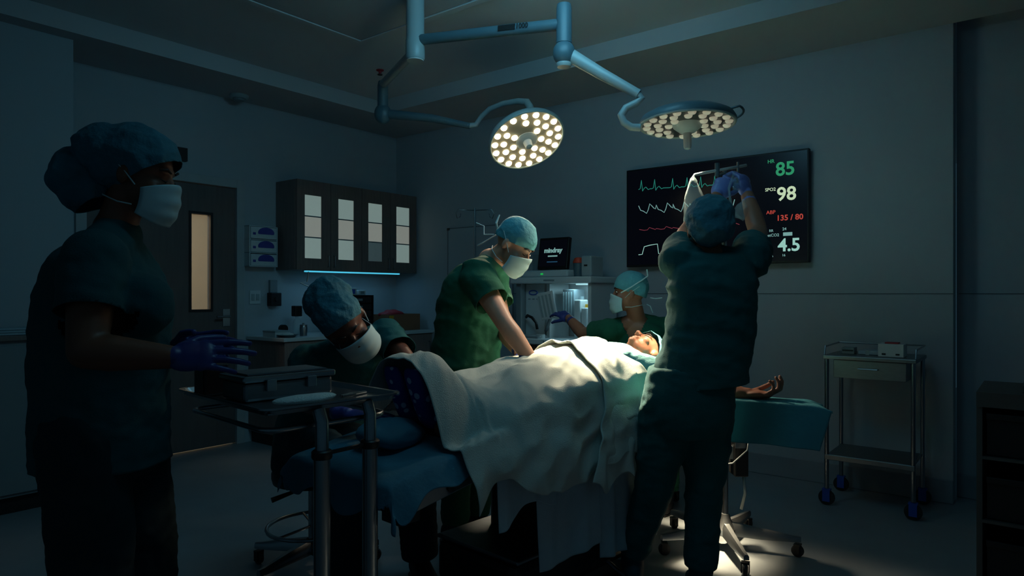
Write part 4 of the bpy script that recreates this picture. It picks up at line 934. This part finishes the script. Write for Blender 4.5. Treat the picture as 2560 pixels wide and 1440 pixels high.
def cap(parent, g, f, u, kind='bouffant', m='cap_blue', extra=(), name='surgical_cap', seed=0.0, cutp=((0, .08, .045), (0, -.11, -.06))):
    r, f, u = basis(f, u); A = (r, f, u); mb = MB()
    if kind == 'bouffant':
        mb.ell(g(0, -.02, .048), A, (.094, .118, .094), 28, 18); mb.ell(g(0, -.07, .03), A, (.084, .075, .08), 20, 14)
    else:
        mb.ell(g(0, -.012, .036), A, (.083, .103, .096), 28, 18); mb.ell(g(0, -.05, .01), A, (.074, .06, .07), 20, 14)
    for p, rad in extra: mb.ell(g(*p), A, rad, 24, 14)
    k = 1.0 if kind == 'bouffant' else .5
    dsp = lambda p: .007 * k * (1 - 2.4 * abs(noise.noise(V(p) * 14 + V((seed, 0, 0))))) + .003 * k * noise.noise(V(p) * 50)
    a, b_ = g(*cutp[0]), g(*cutp[1]); ln = (b_ - a).normalized(); n = ln.cross(r); n = n if n.dot(u) < 0 else -n
    me = remesh(mb, .005, 3, dsp, cuts=[(a, n, 9)], name=name)
    return link_mesh(name, me, m, parent, smooth=True, solid=.002)
def hand(mb, w, d, pn, side, curl=(.25, .35, .25), spread=.06, thumb=.6, s=1.0):
    """w wrist, d along fingers, pn palm normal (out of the palm), side=+1: thumb towards d x pn"""
    d = V(d).normalized(); pn = V(pn); pn = (pn - d * pn.dot(d)).normalized(); x = d.cross(pn) * side; w = V(w)
    g = lambda a, b_, c: w + (x * a + d * b_ + pn * c) * s
    mb.limb([g(0, -.03, 0), g(0, .01, 0)], [.026 * s, .026 * s])
    mb.ell(g(0, .045, 0), (x, d, pn), (.041 * s, .056 * s, .017 * s), 20, 12); mb.ell(g(.0, .075, -.001), (x, d, pn), (.043 * s, .028 * s, .014 * s), 20, 12)
    mb.ell(g(.024, .03, .009), (x, d, pn), (.018 * s, .032 * s, .014 * s), 14, 10)
    for k, (xx, yy, ls, r0) in enumerate(((.031, .085, (.044, .027, .021), .0095), (.0105, .09, (.048, .031, .022), .0098), (-.0105, .087, (.044, .028, .021), .0092), (-.030, .078, (.034, .022, .018), .0082))):
        p = g(xx, yy, 0); an = 0; pts = [g(xx * .7, yy - .03, 0), p]; rs = [r0 * s] * 2; sp = spread * (1.5 - k)
        cmul = 1 + .12 * k
        for q, L in enumerate(ls):
            an += curl[q] * cmul; dirv = (d * math.cos(an) + pn * math.sin(an) + x * sp * math.cos(an)).normalized(); p = p + dirv * L * s; pts.append(p); rs.append(r0 * s * (1 - .08 * (q + 1)))
        mb.limb(pts, rs)
    p = g(.026, .02, .006); td = (x * thumb + d * .75 + pn * .35).normalized(); p2 = p + td * .045 * s; td2 = (x * thumb * .45 + d * .9 + pn * .45).normalized(); p3 = p2 + td2 * .034 * s; p4 = p3 + (td2 + pn * .2).normalized() * .026 * s
    mb.limb([p, p2, p3, p4], [.014 * s, .0115 * s, .0105 * s, .009 * s]); return mb
def glove(parent, w, fore, d, pn, side, m='glove', **kw):
    mb = MB(); w = V(w); hand(mb, w, d, pn, side, **kw); b_ = V(fore).normalized(); mb.limb([w + b_ * .055, w + b_ * .02, w], [.034, .030, .028])
    me = remesh(mb, .0033, 3, cuts=[(w + b_ * .058, b_, .06)], name='glove'); return link_mesh('glove', me, m, parent, smooth=True)
def shoe(parent, a, d, m='shoe', cover=False):
    d = V((d[0], d[1], 0)).normalized(); s_ = V((-d.y, d.x, 0)); a = V((a[0], a[1], 0)); mb = MB()
    mb.loft([(a - d * .075 + ZU * .045, s_, ZU, .02, .03), (a - d * .05 + ZU * .052, s_, ZU, .038, .05), (a + ZU * .056, s_, ZU, .042, .055), (a + d * .07 + ZU * .042, s_, ZU, .046, .040), (a + d * .13 + ZU * .032, s_, ZU, .048, .030), (a + d * .18 + ZU * .026, s_, ZU, .034, .022), (a + d * .2 + ZU * .024, s_, ZU, .015, .012)])
    mb.limb([a + ZU * .07, a - d * .01 + ZU * (.19 if cover else .11)], [.045, .055 if cover else .042])
    me = remesh(mb, .006, 3, (folds(.004, (20, 20, 20), .002) if cover else None), name='shoe'); o = link_mesh('shoe_cover' if cover else 'shoe', me, m, parent, smooth=True)
    MB().loft([(a - d * .08 + ZU * .006, s_, ZU, .02, .006), (a - d * .05 + ZU * .006, s_, ZU, .040, .006), (a + d * .05 + ZU * .006, s_, ZU, .042, .006), (a + d * .13 + ZU * .006, s_, ZU, .05, .006), (a + d * .2 + ZU * .006, s_, ZU, .02, .006)]).build('sole', 'rubber', o, smooth='auto')

def person(label, loc, J, skin, top, trou, torso, ttop, sleeves, hipsec, legs, topcuts=(), kill=None, arms_r=(.048, .040, .027), fold_seed=0.0, voxel=.0065, fa=.007, cuff=.08, female=None, top_disp=None, leg_r=(.085, .062, .052)):
    t = thing('person', label, 'person', loc)
    mb = MB(); g = head(mb, J['head'], J['hf'], J['hu'], J.get('hs', 1)); r, f, u = basis(J['hf'], J['hu'])
    mb.limb([g(0, -.02, -.055), (g(0, -.03, -.1) + V(J['neck'])) / 2, J['neck']], [.052, .053, .062])
    mb.loft(torso)
    for sh, el_, wr_ in J['arms']: mb.limb([sh, (V(sh) + V(el_)) / 2, el_, V(el_) + (V(wr_) - V(el_)) * .3, wr_], [arms_r[0] + .008, arms_r[0], arms_r[1] - .002, arms_r[1], arms_r[2]])
    mb.limb([V(J['arms'][0][0]), J['neck'], V(J['arms'][1][0])], [.05, .05, .05])
    for hp, kn, an in legs: mb.limb([hp, (V(hp) + V(kn)) / 2, kn, V(kn) + (V(an) - V(kn)) * .3, an], [leg_r[0], leg_r[0] * .85, leg_r[1] * .85, leg_r[2], .034])
    for hh_ in J.get('hands', ()): hand(mb, **hh_)
    link_mesh('body', remesh(mb, voxel, 4, name='body'), skin, t, smooth=True)
    # scrub top
    tb = MB(); tb.loft(ttop); cuts = list(topcuts)
    for (sh, el_, wr_), fr_ in zip(J['arms'], sleeves):
        sh, el_ = V(sh), V(el_); e_ = sh + (el_ - sh) * fr_; dr_ = (el_ - sh).normalized()
        tb.limb([sh, sh + (e_ - sh) * .6, e_ + dr_ * .02], [cuff - .006, cuff - .012, cuff - .010]); cuts.append((e_, dr_, .1))
    if female:
        for p_, rd in female: tb.sph(p_, rd, 16)
    tb.limb([V(J['arms'][0][0]), J['neck'] - V((0, 0, .02)), V(J['arms'][1][0])], [.062, .064, .062])
    me = remesh(tb, .008, 5, top_disp or folds(fa, (5, 5, 13), .003, fold_seed), cuts, kill, 'scrub_top'); link_mesh('scrub_top', me, top, t, smooth=True, solid=.003)
    # trousers
    lb_ = MB(); lb_.loft(hipsec)
    lc = []
    for hp, kn, an in legs:
        hp, kn, an = V(hp), V(kn), V(an); e_ = an + (kn - an).normalized() * .02
        lb_.limb([hp, (hp + kn) / 2, kn, (kn + e_) / 2, e_], [leg_r[0] + .022, leg_r[0] + .014, leg_r[1] + .018, leg_r[2] + .018, leg_r[2] + .014]); lc.append((e_ + (kn - an).normalized() * -.01, an - kn, .09))
    me = remesh(lb_, .009, 4, folds(.008, (7, 7, 10), .003, fold_seed + 4), lc, None, 'trousers'); link_mesh('scrub_trousers', me, trou, t, smooth=True, solid=.003)
    return t, g
X_, Y_ = V((1, 0, 0)), V((0, 1, 0))

# --- A: nurse in profile at the left, Y ~ 1.95
fA = V((.99, .12, 0)).normalized(); sA = V((fA.y, -fA.x, 0))
def secA(px, py, dep, wid, Y=1.95, f=fA, s=sA): return (P(px, py, Y), s, f, wid, dep)
J = dict(head=P(350, 440, 1.95), hf=(.96, .05, -.20), hu=(.20, 0, 1), neck=P(290, 575, 1.95),
         arms=[(P(238, 655, 1.79), P(215, 878, 1.70), P(425, 893, 1.74)), (P(262, 650, 2.12), P(262, 860, 2.2), P(440, 872, 2.05))])
torso = [secA(250, 1120, .12, .16), secA(240, 1040, .13, .165), secA(252, 900, .11, .14), secA(258, 760, .12, .15), secA(262, 660, .095, .15), secA(280, 600, .06, .08)]
ttop = [secA(262, 1180, .165, .175), secA(256, 1060, .165, .18), secA(255, 930, .165, .18), secA(262, 800, .165, .18), secA(262, 720, .155, .17), secA(262, 650, .115, .16), secA(278, 600, .065, .095)]
hips = [secA(258, 1050, .10, .12), secA(260, 1110, .12, .14), secA(260, 1180, .125, .15)]
pA = P(262, 1090, 1.95)
legs = [((pA.x, pA.y - .09, .86), (pA.x + .03, pA.y - .1, .46), (pA.x - .0, pA.y - .11, .10)), ((pA.x, pA.y + .09, .86), (pA.x + .05, pA.y + .1, .46), (pA.x + .06, pA.y + .12, .10))]
tA, gA = person('person in profile standing at the left, puffed blue cap, blue gloves held forward', (pA.x, pA.y, 0), J, 'skin_brown', 'scrub_dark', 'trouser_dark', torso, ttop, (.58, .58), hips, legs,
    topcuts=[(P(244, 1155, 1.95), (0, 0, -1), .5)], female=[(P(350, 762, 1.86), .085), (P(350, 762, 2.03), .085)], arms_r=(.056, .047, .031), cuff=.088, fold_seed=1, leg_r=(.092, .078, .066))
eyes(tA, gA, J['hf'], J['hu'], True); mask(tA, gA, J['hf'], J['hu'])
cap(tA, gA, J['hf'], J['hu'], 'bouffant', 'cap_blue', extra=[((0, -.09, .05), (.09, .10, .075)), ((0, -.175, -.035), (.075, .07, .075)), ((0, -.14, -.075), (.065, .07, .06))], cutp=((0, .085, .05), (0, -.13, -.125)), seed=2)
for (sh, el_, wr_), d_, pn_, sd_ in ((J['arms'][0], (.97, .12, .05), (.0, .8, -.5), 1), (J['arms'][1], (.95, -.05, .16), (0, -.8, -.5), -1)):
    glove(tA, wr_, V(el_) - V(wr_), d_, pn_, sd_, curl=(.15, .2, .15), thumb=.7, s=1.08)
for l in legs: shoe(tA, l[2], (1, .1, 0))

# --- B: seated nurse, Y ~ 2.9
fB = V((.45, -.85, 0)).normalized(); sB = V((fB.y, -fB.x, 0))
hfB = V((.46, -.66, -.52)); huB = V((-.55, -.05, .78))
def secB(px, py, Y, wid, dep, tilt=(0, 0, 0)): return (P(px, py, Y), sB, (fB + V(tilt)).normalized(), wid, dep)
J = dict(head=P(862, 810, 2.78), hs=1.1, hf=hfB, hu=huB, neck=P(852, 868, 2.93),
         arms=[(P(765, 905, 2.93), P(765, 1010, 2.72), P(862, 1035, 2.5)), (P(965, 838, 3.04), P(1022, 905, 2.84), P(1040, 925, 2.62))])
torso = [secB(800, 1120, 3.1, .16, .12), secB(800, 1050, 3.1, .15, .12), secB(820, 960, 3.08, .15, .12), secB(850, 890, 3.03, .16, .10), secB(858, 860, 3.0, .10, .07)]
ttop = [secB(795, 1150, 3.1, .20, .16), secB(800, 1060, 3.1, .19, .15), secB(825, 980, 3.08, .19, .15), secB(860, 895, 3.03, .185, .13), secB(870, 855, 3.0, .13, .08)]
hips = [secB(800, 1090, 3.1, .18, .15), secB(795, 1150, 3.08, .2, .17), secB(795, 1175, 3.08, .18, .16)]
hB = P(795, 1130, 3.05)
legs = [((hB.x - .08, hB.y - .02, .585), P(868, 1165, 2.62), (P(870, 733, 2.78).x, 2.78, .10)), ((hB.x + .09, hB.y + .0, .585), P(1035, 1175, 2.9), (P(1050, 733, 2.98).x, 2.98, .10))]
tB, gB = person('person in teal scrubs seated on black stool at the patient feet, head bent', (hB.x, hB.y, 0), J, 'skin_deep', 'scrub_teal', 'trouser_dark', torso, ttop, (.62, .62), hips, legs,
    topcuts=[(P(795, 1140, 3.1), (0, 0, -1), .5)], arms_r=(.045, .038, .026), fold_seed=7, leg_r=(.088, .07, .062))
eyes(tB, gB, hfB, huB, True); mask(tB, gB, hfB, huB)
cap(tB, gB, hfB, huB, 'bouffant', 'cap_blue', extra=[((.0, -.09, .07), (.10, .09, .09))], cutp=((0, .085, .07), (0, -.12, -.10)), seed=5)
MB().tube([gB(.03, -.17, .10), gB(.05, -.19, .13), gB(.03, -.2, .11), gB(.0, -.19, .15)], .0022, 6).build('cap_tie', 'tie', tB)
for (sh, el_, wr_), d_, pn_, sd_ in ((J['arms'][0], (.95, -.2, .0), (0, .1, -1), 1), (J['arms'][1], (.2, -.9, -.3), (0, .3, -1), -1)):
    glove(tB, wr_, V(el_) - V(wr_), d_, pn_, sd_, curl=(.08, .12, .1))
for l in legs: shoe(tB, l[2], (.4, -.9, 0))

# --- C: surgeon pressing on the chest
fC = V((.88, -.48, 0)).normalized(); sC = V((fC.y, -fC.x, 0)); hfC = V((.70, -.34, -.60)); huC = V((.42, -.18, .80))
def secC(px, py, Y, wid, dep): return (P(px, py, Y), sC, fC, wid, dep)
J = dict(head=P(1286, 612, 3.26), hf=hfC, hu=huC, neck=P(1225, 652, 3.34),
         arms=[(P(1192, 690, 3.20), P(1262, 808, 3.04), P(1328, 900, 2.98)), (P(1222, 680, 3.52), P(1262, 830, 3.38), P(1302, 884, 3.16))])
torso = [secC(1148, 1010, 3.42, .16, .115), secC(1160, 930, 3.40, .15, .11), secC(1168, 840, 3.39, .145, .11), secC(1180, 750, 3.37, .16, .12), secC(1200, 685, 3.35, .155, .10), secC(1218, 655, 3.34, .09, .065)]
ttop = [secC(1150, 1010, 3.42, .19, .165), secC(1158, 930, 3.40, .185, .155), secC(1170, 840, 3.39, .18, .150), secC(1180, 760, 3.37, .18, .150), secC(1196, 690, 3.35, .17, .125), secC(1214, 655, 3.34, .10, .075)]
hips = [secC(1150, 950, 3.42, .17, .13), secC(1146, 1010, 3.43, .18, .14), secC(1146, 1050, 3.43, .17, .13)]
hC = P(1148, 1010, 3.43)
legs = [((hC.x - .05, hC.y - .075, hC.z), (hC.x - .01, hC.y - .05, .48), (hC.x - .02, hC.y - .02, .10)), ((hC.x + .05, hC.y + .08, hC.z), (hC.x + .12, hC.y + .1, .48), (hC.x + .08, hC.y + .14, .10))]
tC, gC = person('person in green scrubs leaning over the patient, straight arms pressing the chest', (hC.x, hC.y, 0), J, 'skin_light', 'scrub_green', 'scrub_green', torso, ttop, (.55, .55), hips, legs,
    topcuts=[(P(1150, 1000, 3.42), (0, 0, -1), .5)], arms_r=(.052, .044, .030), cuff=.088, fold_seed=11, leg_r=(.085, .066, .056), fa=.011)
eyes(tC, gC, hfC, huC, True); mask(tC, gC, hfC, huC)
cap(tC, gC, hfC, huC, 'tie', 'cap_teal', cutp=((0, .092, .034), (0, -.10, -.01)), seed=9)
MB().tube([gC(0, -.112, .0), gC(.02, -.135, .03), gC(.01, -.15, .07)], [.004, .006, .003], 8).build('cap_tie', 'tie', tC)
MB().tube([gC(.02, -.11, -.02), gC(.03, -.15, -.05), gC(.02, -.18, -.02), gC(.03, -.22, -.03)], .0028, 8).build('cap_tie', 'tie', tC)
MB().tube([gC(.0, -.11, -.02), gC(.01, -.14, -.09), gC(.0, -.16, -.12)], .0028, 8).build('cap_tie', 'tie', tC)
for (sh, el_, wr_), d_, pn_, sd_ in ((J['arms'][0], (.75, -.2, -.25), (0, 0, -1), 1), (J['arms'][1], (.5, -.75, -.25), (0, 0, -1), -1)):
    glove(tC, wr_, V(el_) - V(wr_), d_, pn_, sd_, curl=(.2, .25, .2), s=1.05)
for l in legs: shoe(tC, l[2], fC)

# --- D: anaesthetist seated behind the head of the table
fD = V((-.35, -.93, 0)).normalized(); sD = V((fD.y, -fD.x, 0)); hfD = V((-.93, .12, .0)); huD = V((0, 0, 1))
def secD(px, py, Y, wid, dep): return (P(px, py, Y), sD, fD, wid, dep)
J = dict(head=P(1574, 732, 4.12), hf=hfD, hu=huD, neck=P(1592, 800, 4.17),
         arms=[(P(1522, 828, 4.14), P(1458, 835, 4.32), P(1422, 796, 4.5)), (P(1660, 822, 4.22), P(1690, 900, 4.1), P(1660, 940, 3.95))])
torso = [secD(1592, 980, 4.28, .16, .115), secD(1592, 920, 4.26, .145, .11), secD(1592, 860, 4.22, .165, .115), secD(1592, 822, 4.18, .14, .085), secD(1592, 806, 4.17, .08, .065)]
ttop = [secD(1592, 1000, 4.28, .185, .15), secD(1592, 930, 4.26, .18, .145), secD(1592, 865, 4.22, .185, .14), secD(1592, 825, 4.18, .155, .10), secD(1592, 808, 4.17, .085, .07)]
hips = [secD(1592, 960, 4.28, .17, .14), secD(1592, 995, 4.27, .19, .16), secD(1592, 1010, 4.27, .17, .15)]
hD = P(1592, 975, 4.27)
legs = [((hD.x - .09, hD.y, .68), (hD.x - .2, 3.98, .62), (hD.x - .18, 4.02, .10)), ((hD.x + .09, hD.y, .68), (hD.x + .12, 3.92, .62), (hD.x + .12, 3.98, .10))]
vn = P(1590, 805, 4.17)
def killD(c):
    q = c - vn; a = q.dot(sD); f_ = q.dot(fD); return f_ > .01 and -.13 < q.z < .08 and abs(a) < .012 + (q.z + .13) * .42
tD, gD = person('person in dark green scrubs behind the patient head, reaching left to the machine', (hD.x, hD.y, 0), J, 'skin_tan', 'scrub_green', 'scrub_green', torso, ttop, (.55, .6), hips, legs,
    topcuts=[(P(1592, 990, 4.28), (0, 0, -1), .5)], kill=killD, arms_r=(.05, .042, .029), fold_seed=15)
eyes(tD, gD, hfD, huD); mask(tD, gD, hfD, huD)
cap(tD, gD, hfD, huD, 'tie', 'cap_teal', cutp=((0, .092, .034), (0, -.12, -.04)), seed=13)
MB().tube([gD(-.082, .055, .0), gD(-.088, .0, .03), gD(-.075, -.07, .075), gD(-.04, -.105, .10), gD(-.035, -.10, .14)], .004, 8).build('cap_tie', 'tie', tD)
MB().tube([gD(-.03, -.12, -.03), gD(-.04, -.15, -.035), gD(-.04, -.19, -.03)], .003, 8).build('cap_tie', 'tie', tD)
MB().tube([gD(-.03, -.1, -.07), gD(-.04, -.12, -.08), gD(-.03, -.135, -.12)], .003, 8).build('cap_tie', 'tie', tD)
(sh, el_, wr_) = J['arms'][0]; glove(tD, wr_, V(el_) - V(wr_), (-.55, .75, .36), (.1, .55, -.85), 1, m='glove', curl=(.3, .35, .2))
(sh, el_, wr_) = J['arms'][1]; glove(tD, wr_, V(el_) - V(wr_), (-.7, -.6, -.1), (0, 0, -1), -1, curl=(.25, .3, .2))
for l in legs: shoe(tD, l[2], fD)

# --- E: man standing with his back to the camera, arms up
fE = V((.10, .99, 0)).normalized(); sE = V((fE.y, -fE.x, 0)); hfE = V((.12, .9, .25)); huE = V((0, -.25, .95))
def secE(px, py, wid, dep, Y=2.75): return (P(px, py, Y), sE, fE, wid, dep)
J = dict(head=P(1772, 575, 2.78), hf=hfE, hu=huE, neck=P(1778, 645, 2.76),
         arms=[(P(1872, 650, 2.78), P(1896, 582, 3.04), P(1868, 488, 3.22)), (P(1700, 655, 2.78), P(1712, 588, 3.03), P(1792, 492, 3.2))])
torso = [secE(1735, 1010, .155, .12), secE(1745, 930, .155, .12), secE(1765, 830, .14, .11), secE(1778, 740, .155, .115), secE(1780, 670, .15, .095), secE(1778, 640, .085, .06)]
ttop = [secE(1745, 985, .190, .15), secE(1752, 920, .180, .145), secE(1772, 840, .172, .135), secE(1778, 760, .170, .135), secE(1780, 690, .170, .125), secE(1780, 650, .13, .085), secE(1778, 632, .075, .06)]
hips = [secE(1725, 920, .16, .13), secE(1720, 990, .175, .15), secE(1718, 1050, .17, .14), secE(1716, 1085, .15, .12)]
legs = [(P(1668, 1010, 2.75), P(1636, 1215, 2.80), (P(1582, 733, 2.92).x, 2.92, .14)), (P(1768, 1010, 2.75), P(1760, 1215, 2.78), (P(1752, 733, 2.80).x, 2.80, .12))]
hE = P(1720, 733, 2.78)
tE, gE = person('person standing back to camera, both arms raised to the drip crossbar', (hE.x, hE.y, 0), J, 'skin_tan', 'scrub_teal', 'scrub_teal', torso, ttop, (.45, .45), hips, legs,
    topcuts=[(P(1745, 962, 2.75), (0.1, 0, -1), .45)], arms_r=(.052, .043, .030), cuff=.086, fold_seed=21, leg_r=(.084, .058, .050), fa=.012)
eyes(tE, gE, hfE, huE); mask(tE, gE, hfE, huE)
cap(tE, gE, hfE, huE, 'bouffant', 'cap_blue', cutp=((0, .085, .05), (0, -.12, -.105)), seed=17)
MB().tube([gE(.03, -.1, -.09), gE(.05, -.11, -.13), gE(.045, -.12, -.17)], .0028, 8).build('mask_tie', 'tie', tE)
MB().tube([gE(-.03, -.1, -.09), gE(-.07, -.11, -.11), gE(-.12, -.11, -.10)], .0028, 8).build('mask_tie', 'tie', tE)
for (sh, el_, wr_), d_, pn_, sd_ in ((J['arms'][0], (-.1, .25, .9), (-.5, .7, 0), 1), (J['arms'][1], (.45, .2, .8), (.3, .8, -.2), -1)):
    glove(tE, wr_, V(el_) - V(wr_), d_, pn_, sd_, m='glove_lit', curl=(.7, .8, .5), s=1.05)
for l in legs: shoe(tE, l[2], (.15, 1, 0), 'shoe_cover', True)

# --- patient
hfP = (V((0, 0, 1)) - U * .10).normalized(); huP = U
hcP = T(1.82, .0, .945)
def secP(L, z, wid, dep): return (T(L, 0, z), VV, ZU, wid, dep)
wrP = P(1864, 985, 2.97)
t = thing('person', 'person lying face up on the operating table, one arm out on arm board', 'person', T(1, 0, .8))
mb = MB(); g = head(mb, hcP, hfP, huP)
mb.limb([g(0, -.02, -.055), T(1.62, 0, .915)], [.053, .06])
mb.loft([secP(.88, .885, .12, .05), secP(.98, .90, .155, .075), secP(1.12, .895, .15, .07), secP(1.3, .9, .165, .074), secP(1.45, .905, .165, .075), secP(1.56, .915, .14, .065), secP(1.62, .91, .08, .05)])
for s_ in (-1, 1):
    mb.limb([T(.96, .085 * s_, .875), T(.72, .09 * s_, .84), T(.55, .09 * s_, .815), T(.44, .085 * s_, .79), T(.37, .085 * s_, .77)], [.066, .055, .044, .042, .032])
sh1 = T(1.50, .17, .90); el1 = Bf(.27, 0, .845)
mb.limb([sh1, el1, (el1 + wrP) / 2, wrP], [.05, .04, .038, .027])
mb.limb([T(1.52, -.17, .9), T(1.25, -.235, .865), T(1.0, -.235, .855)], [.05, .04, .028])
hand(mb, wrP, (.93, -.34, .02), (.0, .15, 1), -1, curl=(.45, .75, .55), spread=.02, thumb=.5, s=1.08)
link_mesh('body', remesh(mb, .0055, 3, name='body'), 'skin_tan', t, smooth=True); eyes(t, g, hfP, huP, closed=True)
cap(t, g, hfP, huP, 'bouffant', 'cap_teal', cutp=((0, .085, .06), (0, -.11, -.04)), seed=30)
# gown
gb = MB(); gb.loft([secP(1.25, .895, .16, .07), secP(1.36, .905, .175, .088), secP(1.47, .915, .185, .092), secP(1.57, .918, .17, .085), secP(1.64, .912, .10, .06)])
gb.limb([T(1.50, .16, .905), (T(1.50, .17, .90) * .45 + el1 * .55)], [.07, .065]); gb.limb([T(1.52, -.16, .905), T(1.35, -.21, .875)], [.068, .06])
link_mesh('gown', remesh(gb, .008, 4, folds(.007, (9, 9, 9), .003, 3), name='gown'), 'gown', t, smooth=True)
for s_ in (-1, 1):      # feet in patterned socks, soles to the foot end
    fb = MB(); v = -.02 + .058 * s_; z0_ = zs(.32) + .045
    fb.loft([(T(.372, v, z0_ - .01), VV, U, .028, .03), (T(.358, v, z0_ + .02), VV, U, .036, .046), (T(.322, v, z0_ + .08), VV, U, .036, .036), (T(.295, v, z0_ + .14), VV, U, .044, .028), (T(.278, v, z0_ + .18), VV, U, .046, .022), (T(.268, v, z0_ + .21), VV, U, .032, .014)])
    fb.limb([T(.36, v, z0_ + .03), T(.44, v, .795), T(.5, v, .81)], [.042, .044, .046])
    link_mesh('sock', remesh(fb, .006, 3, name='sock'), 'sock', t, smooth=True)
# pillow
tag(lump(T(1.87, 0, .850), (U, VV, ZU), (.10, .16, .03), 12, .06).build('head_pillow', 'vinyl', smooth=True), 'dark head cushion under the patient head', 'cushion')
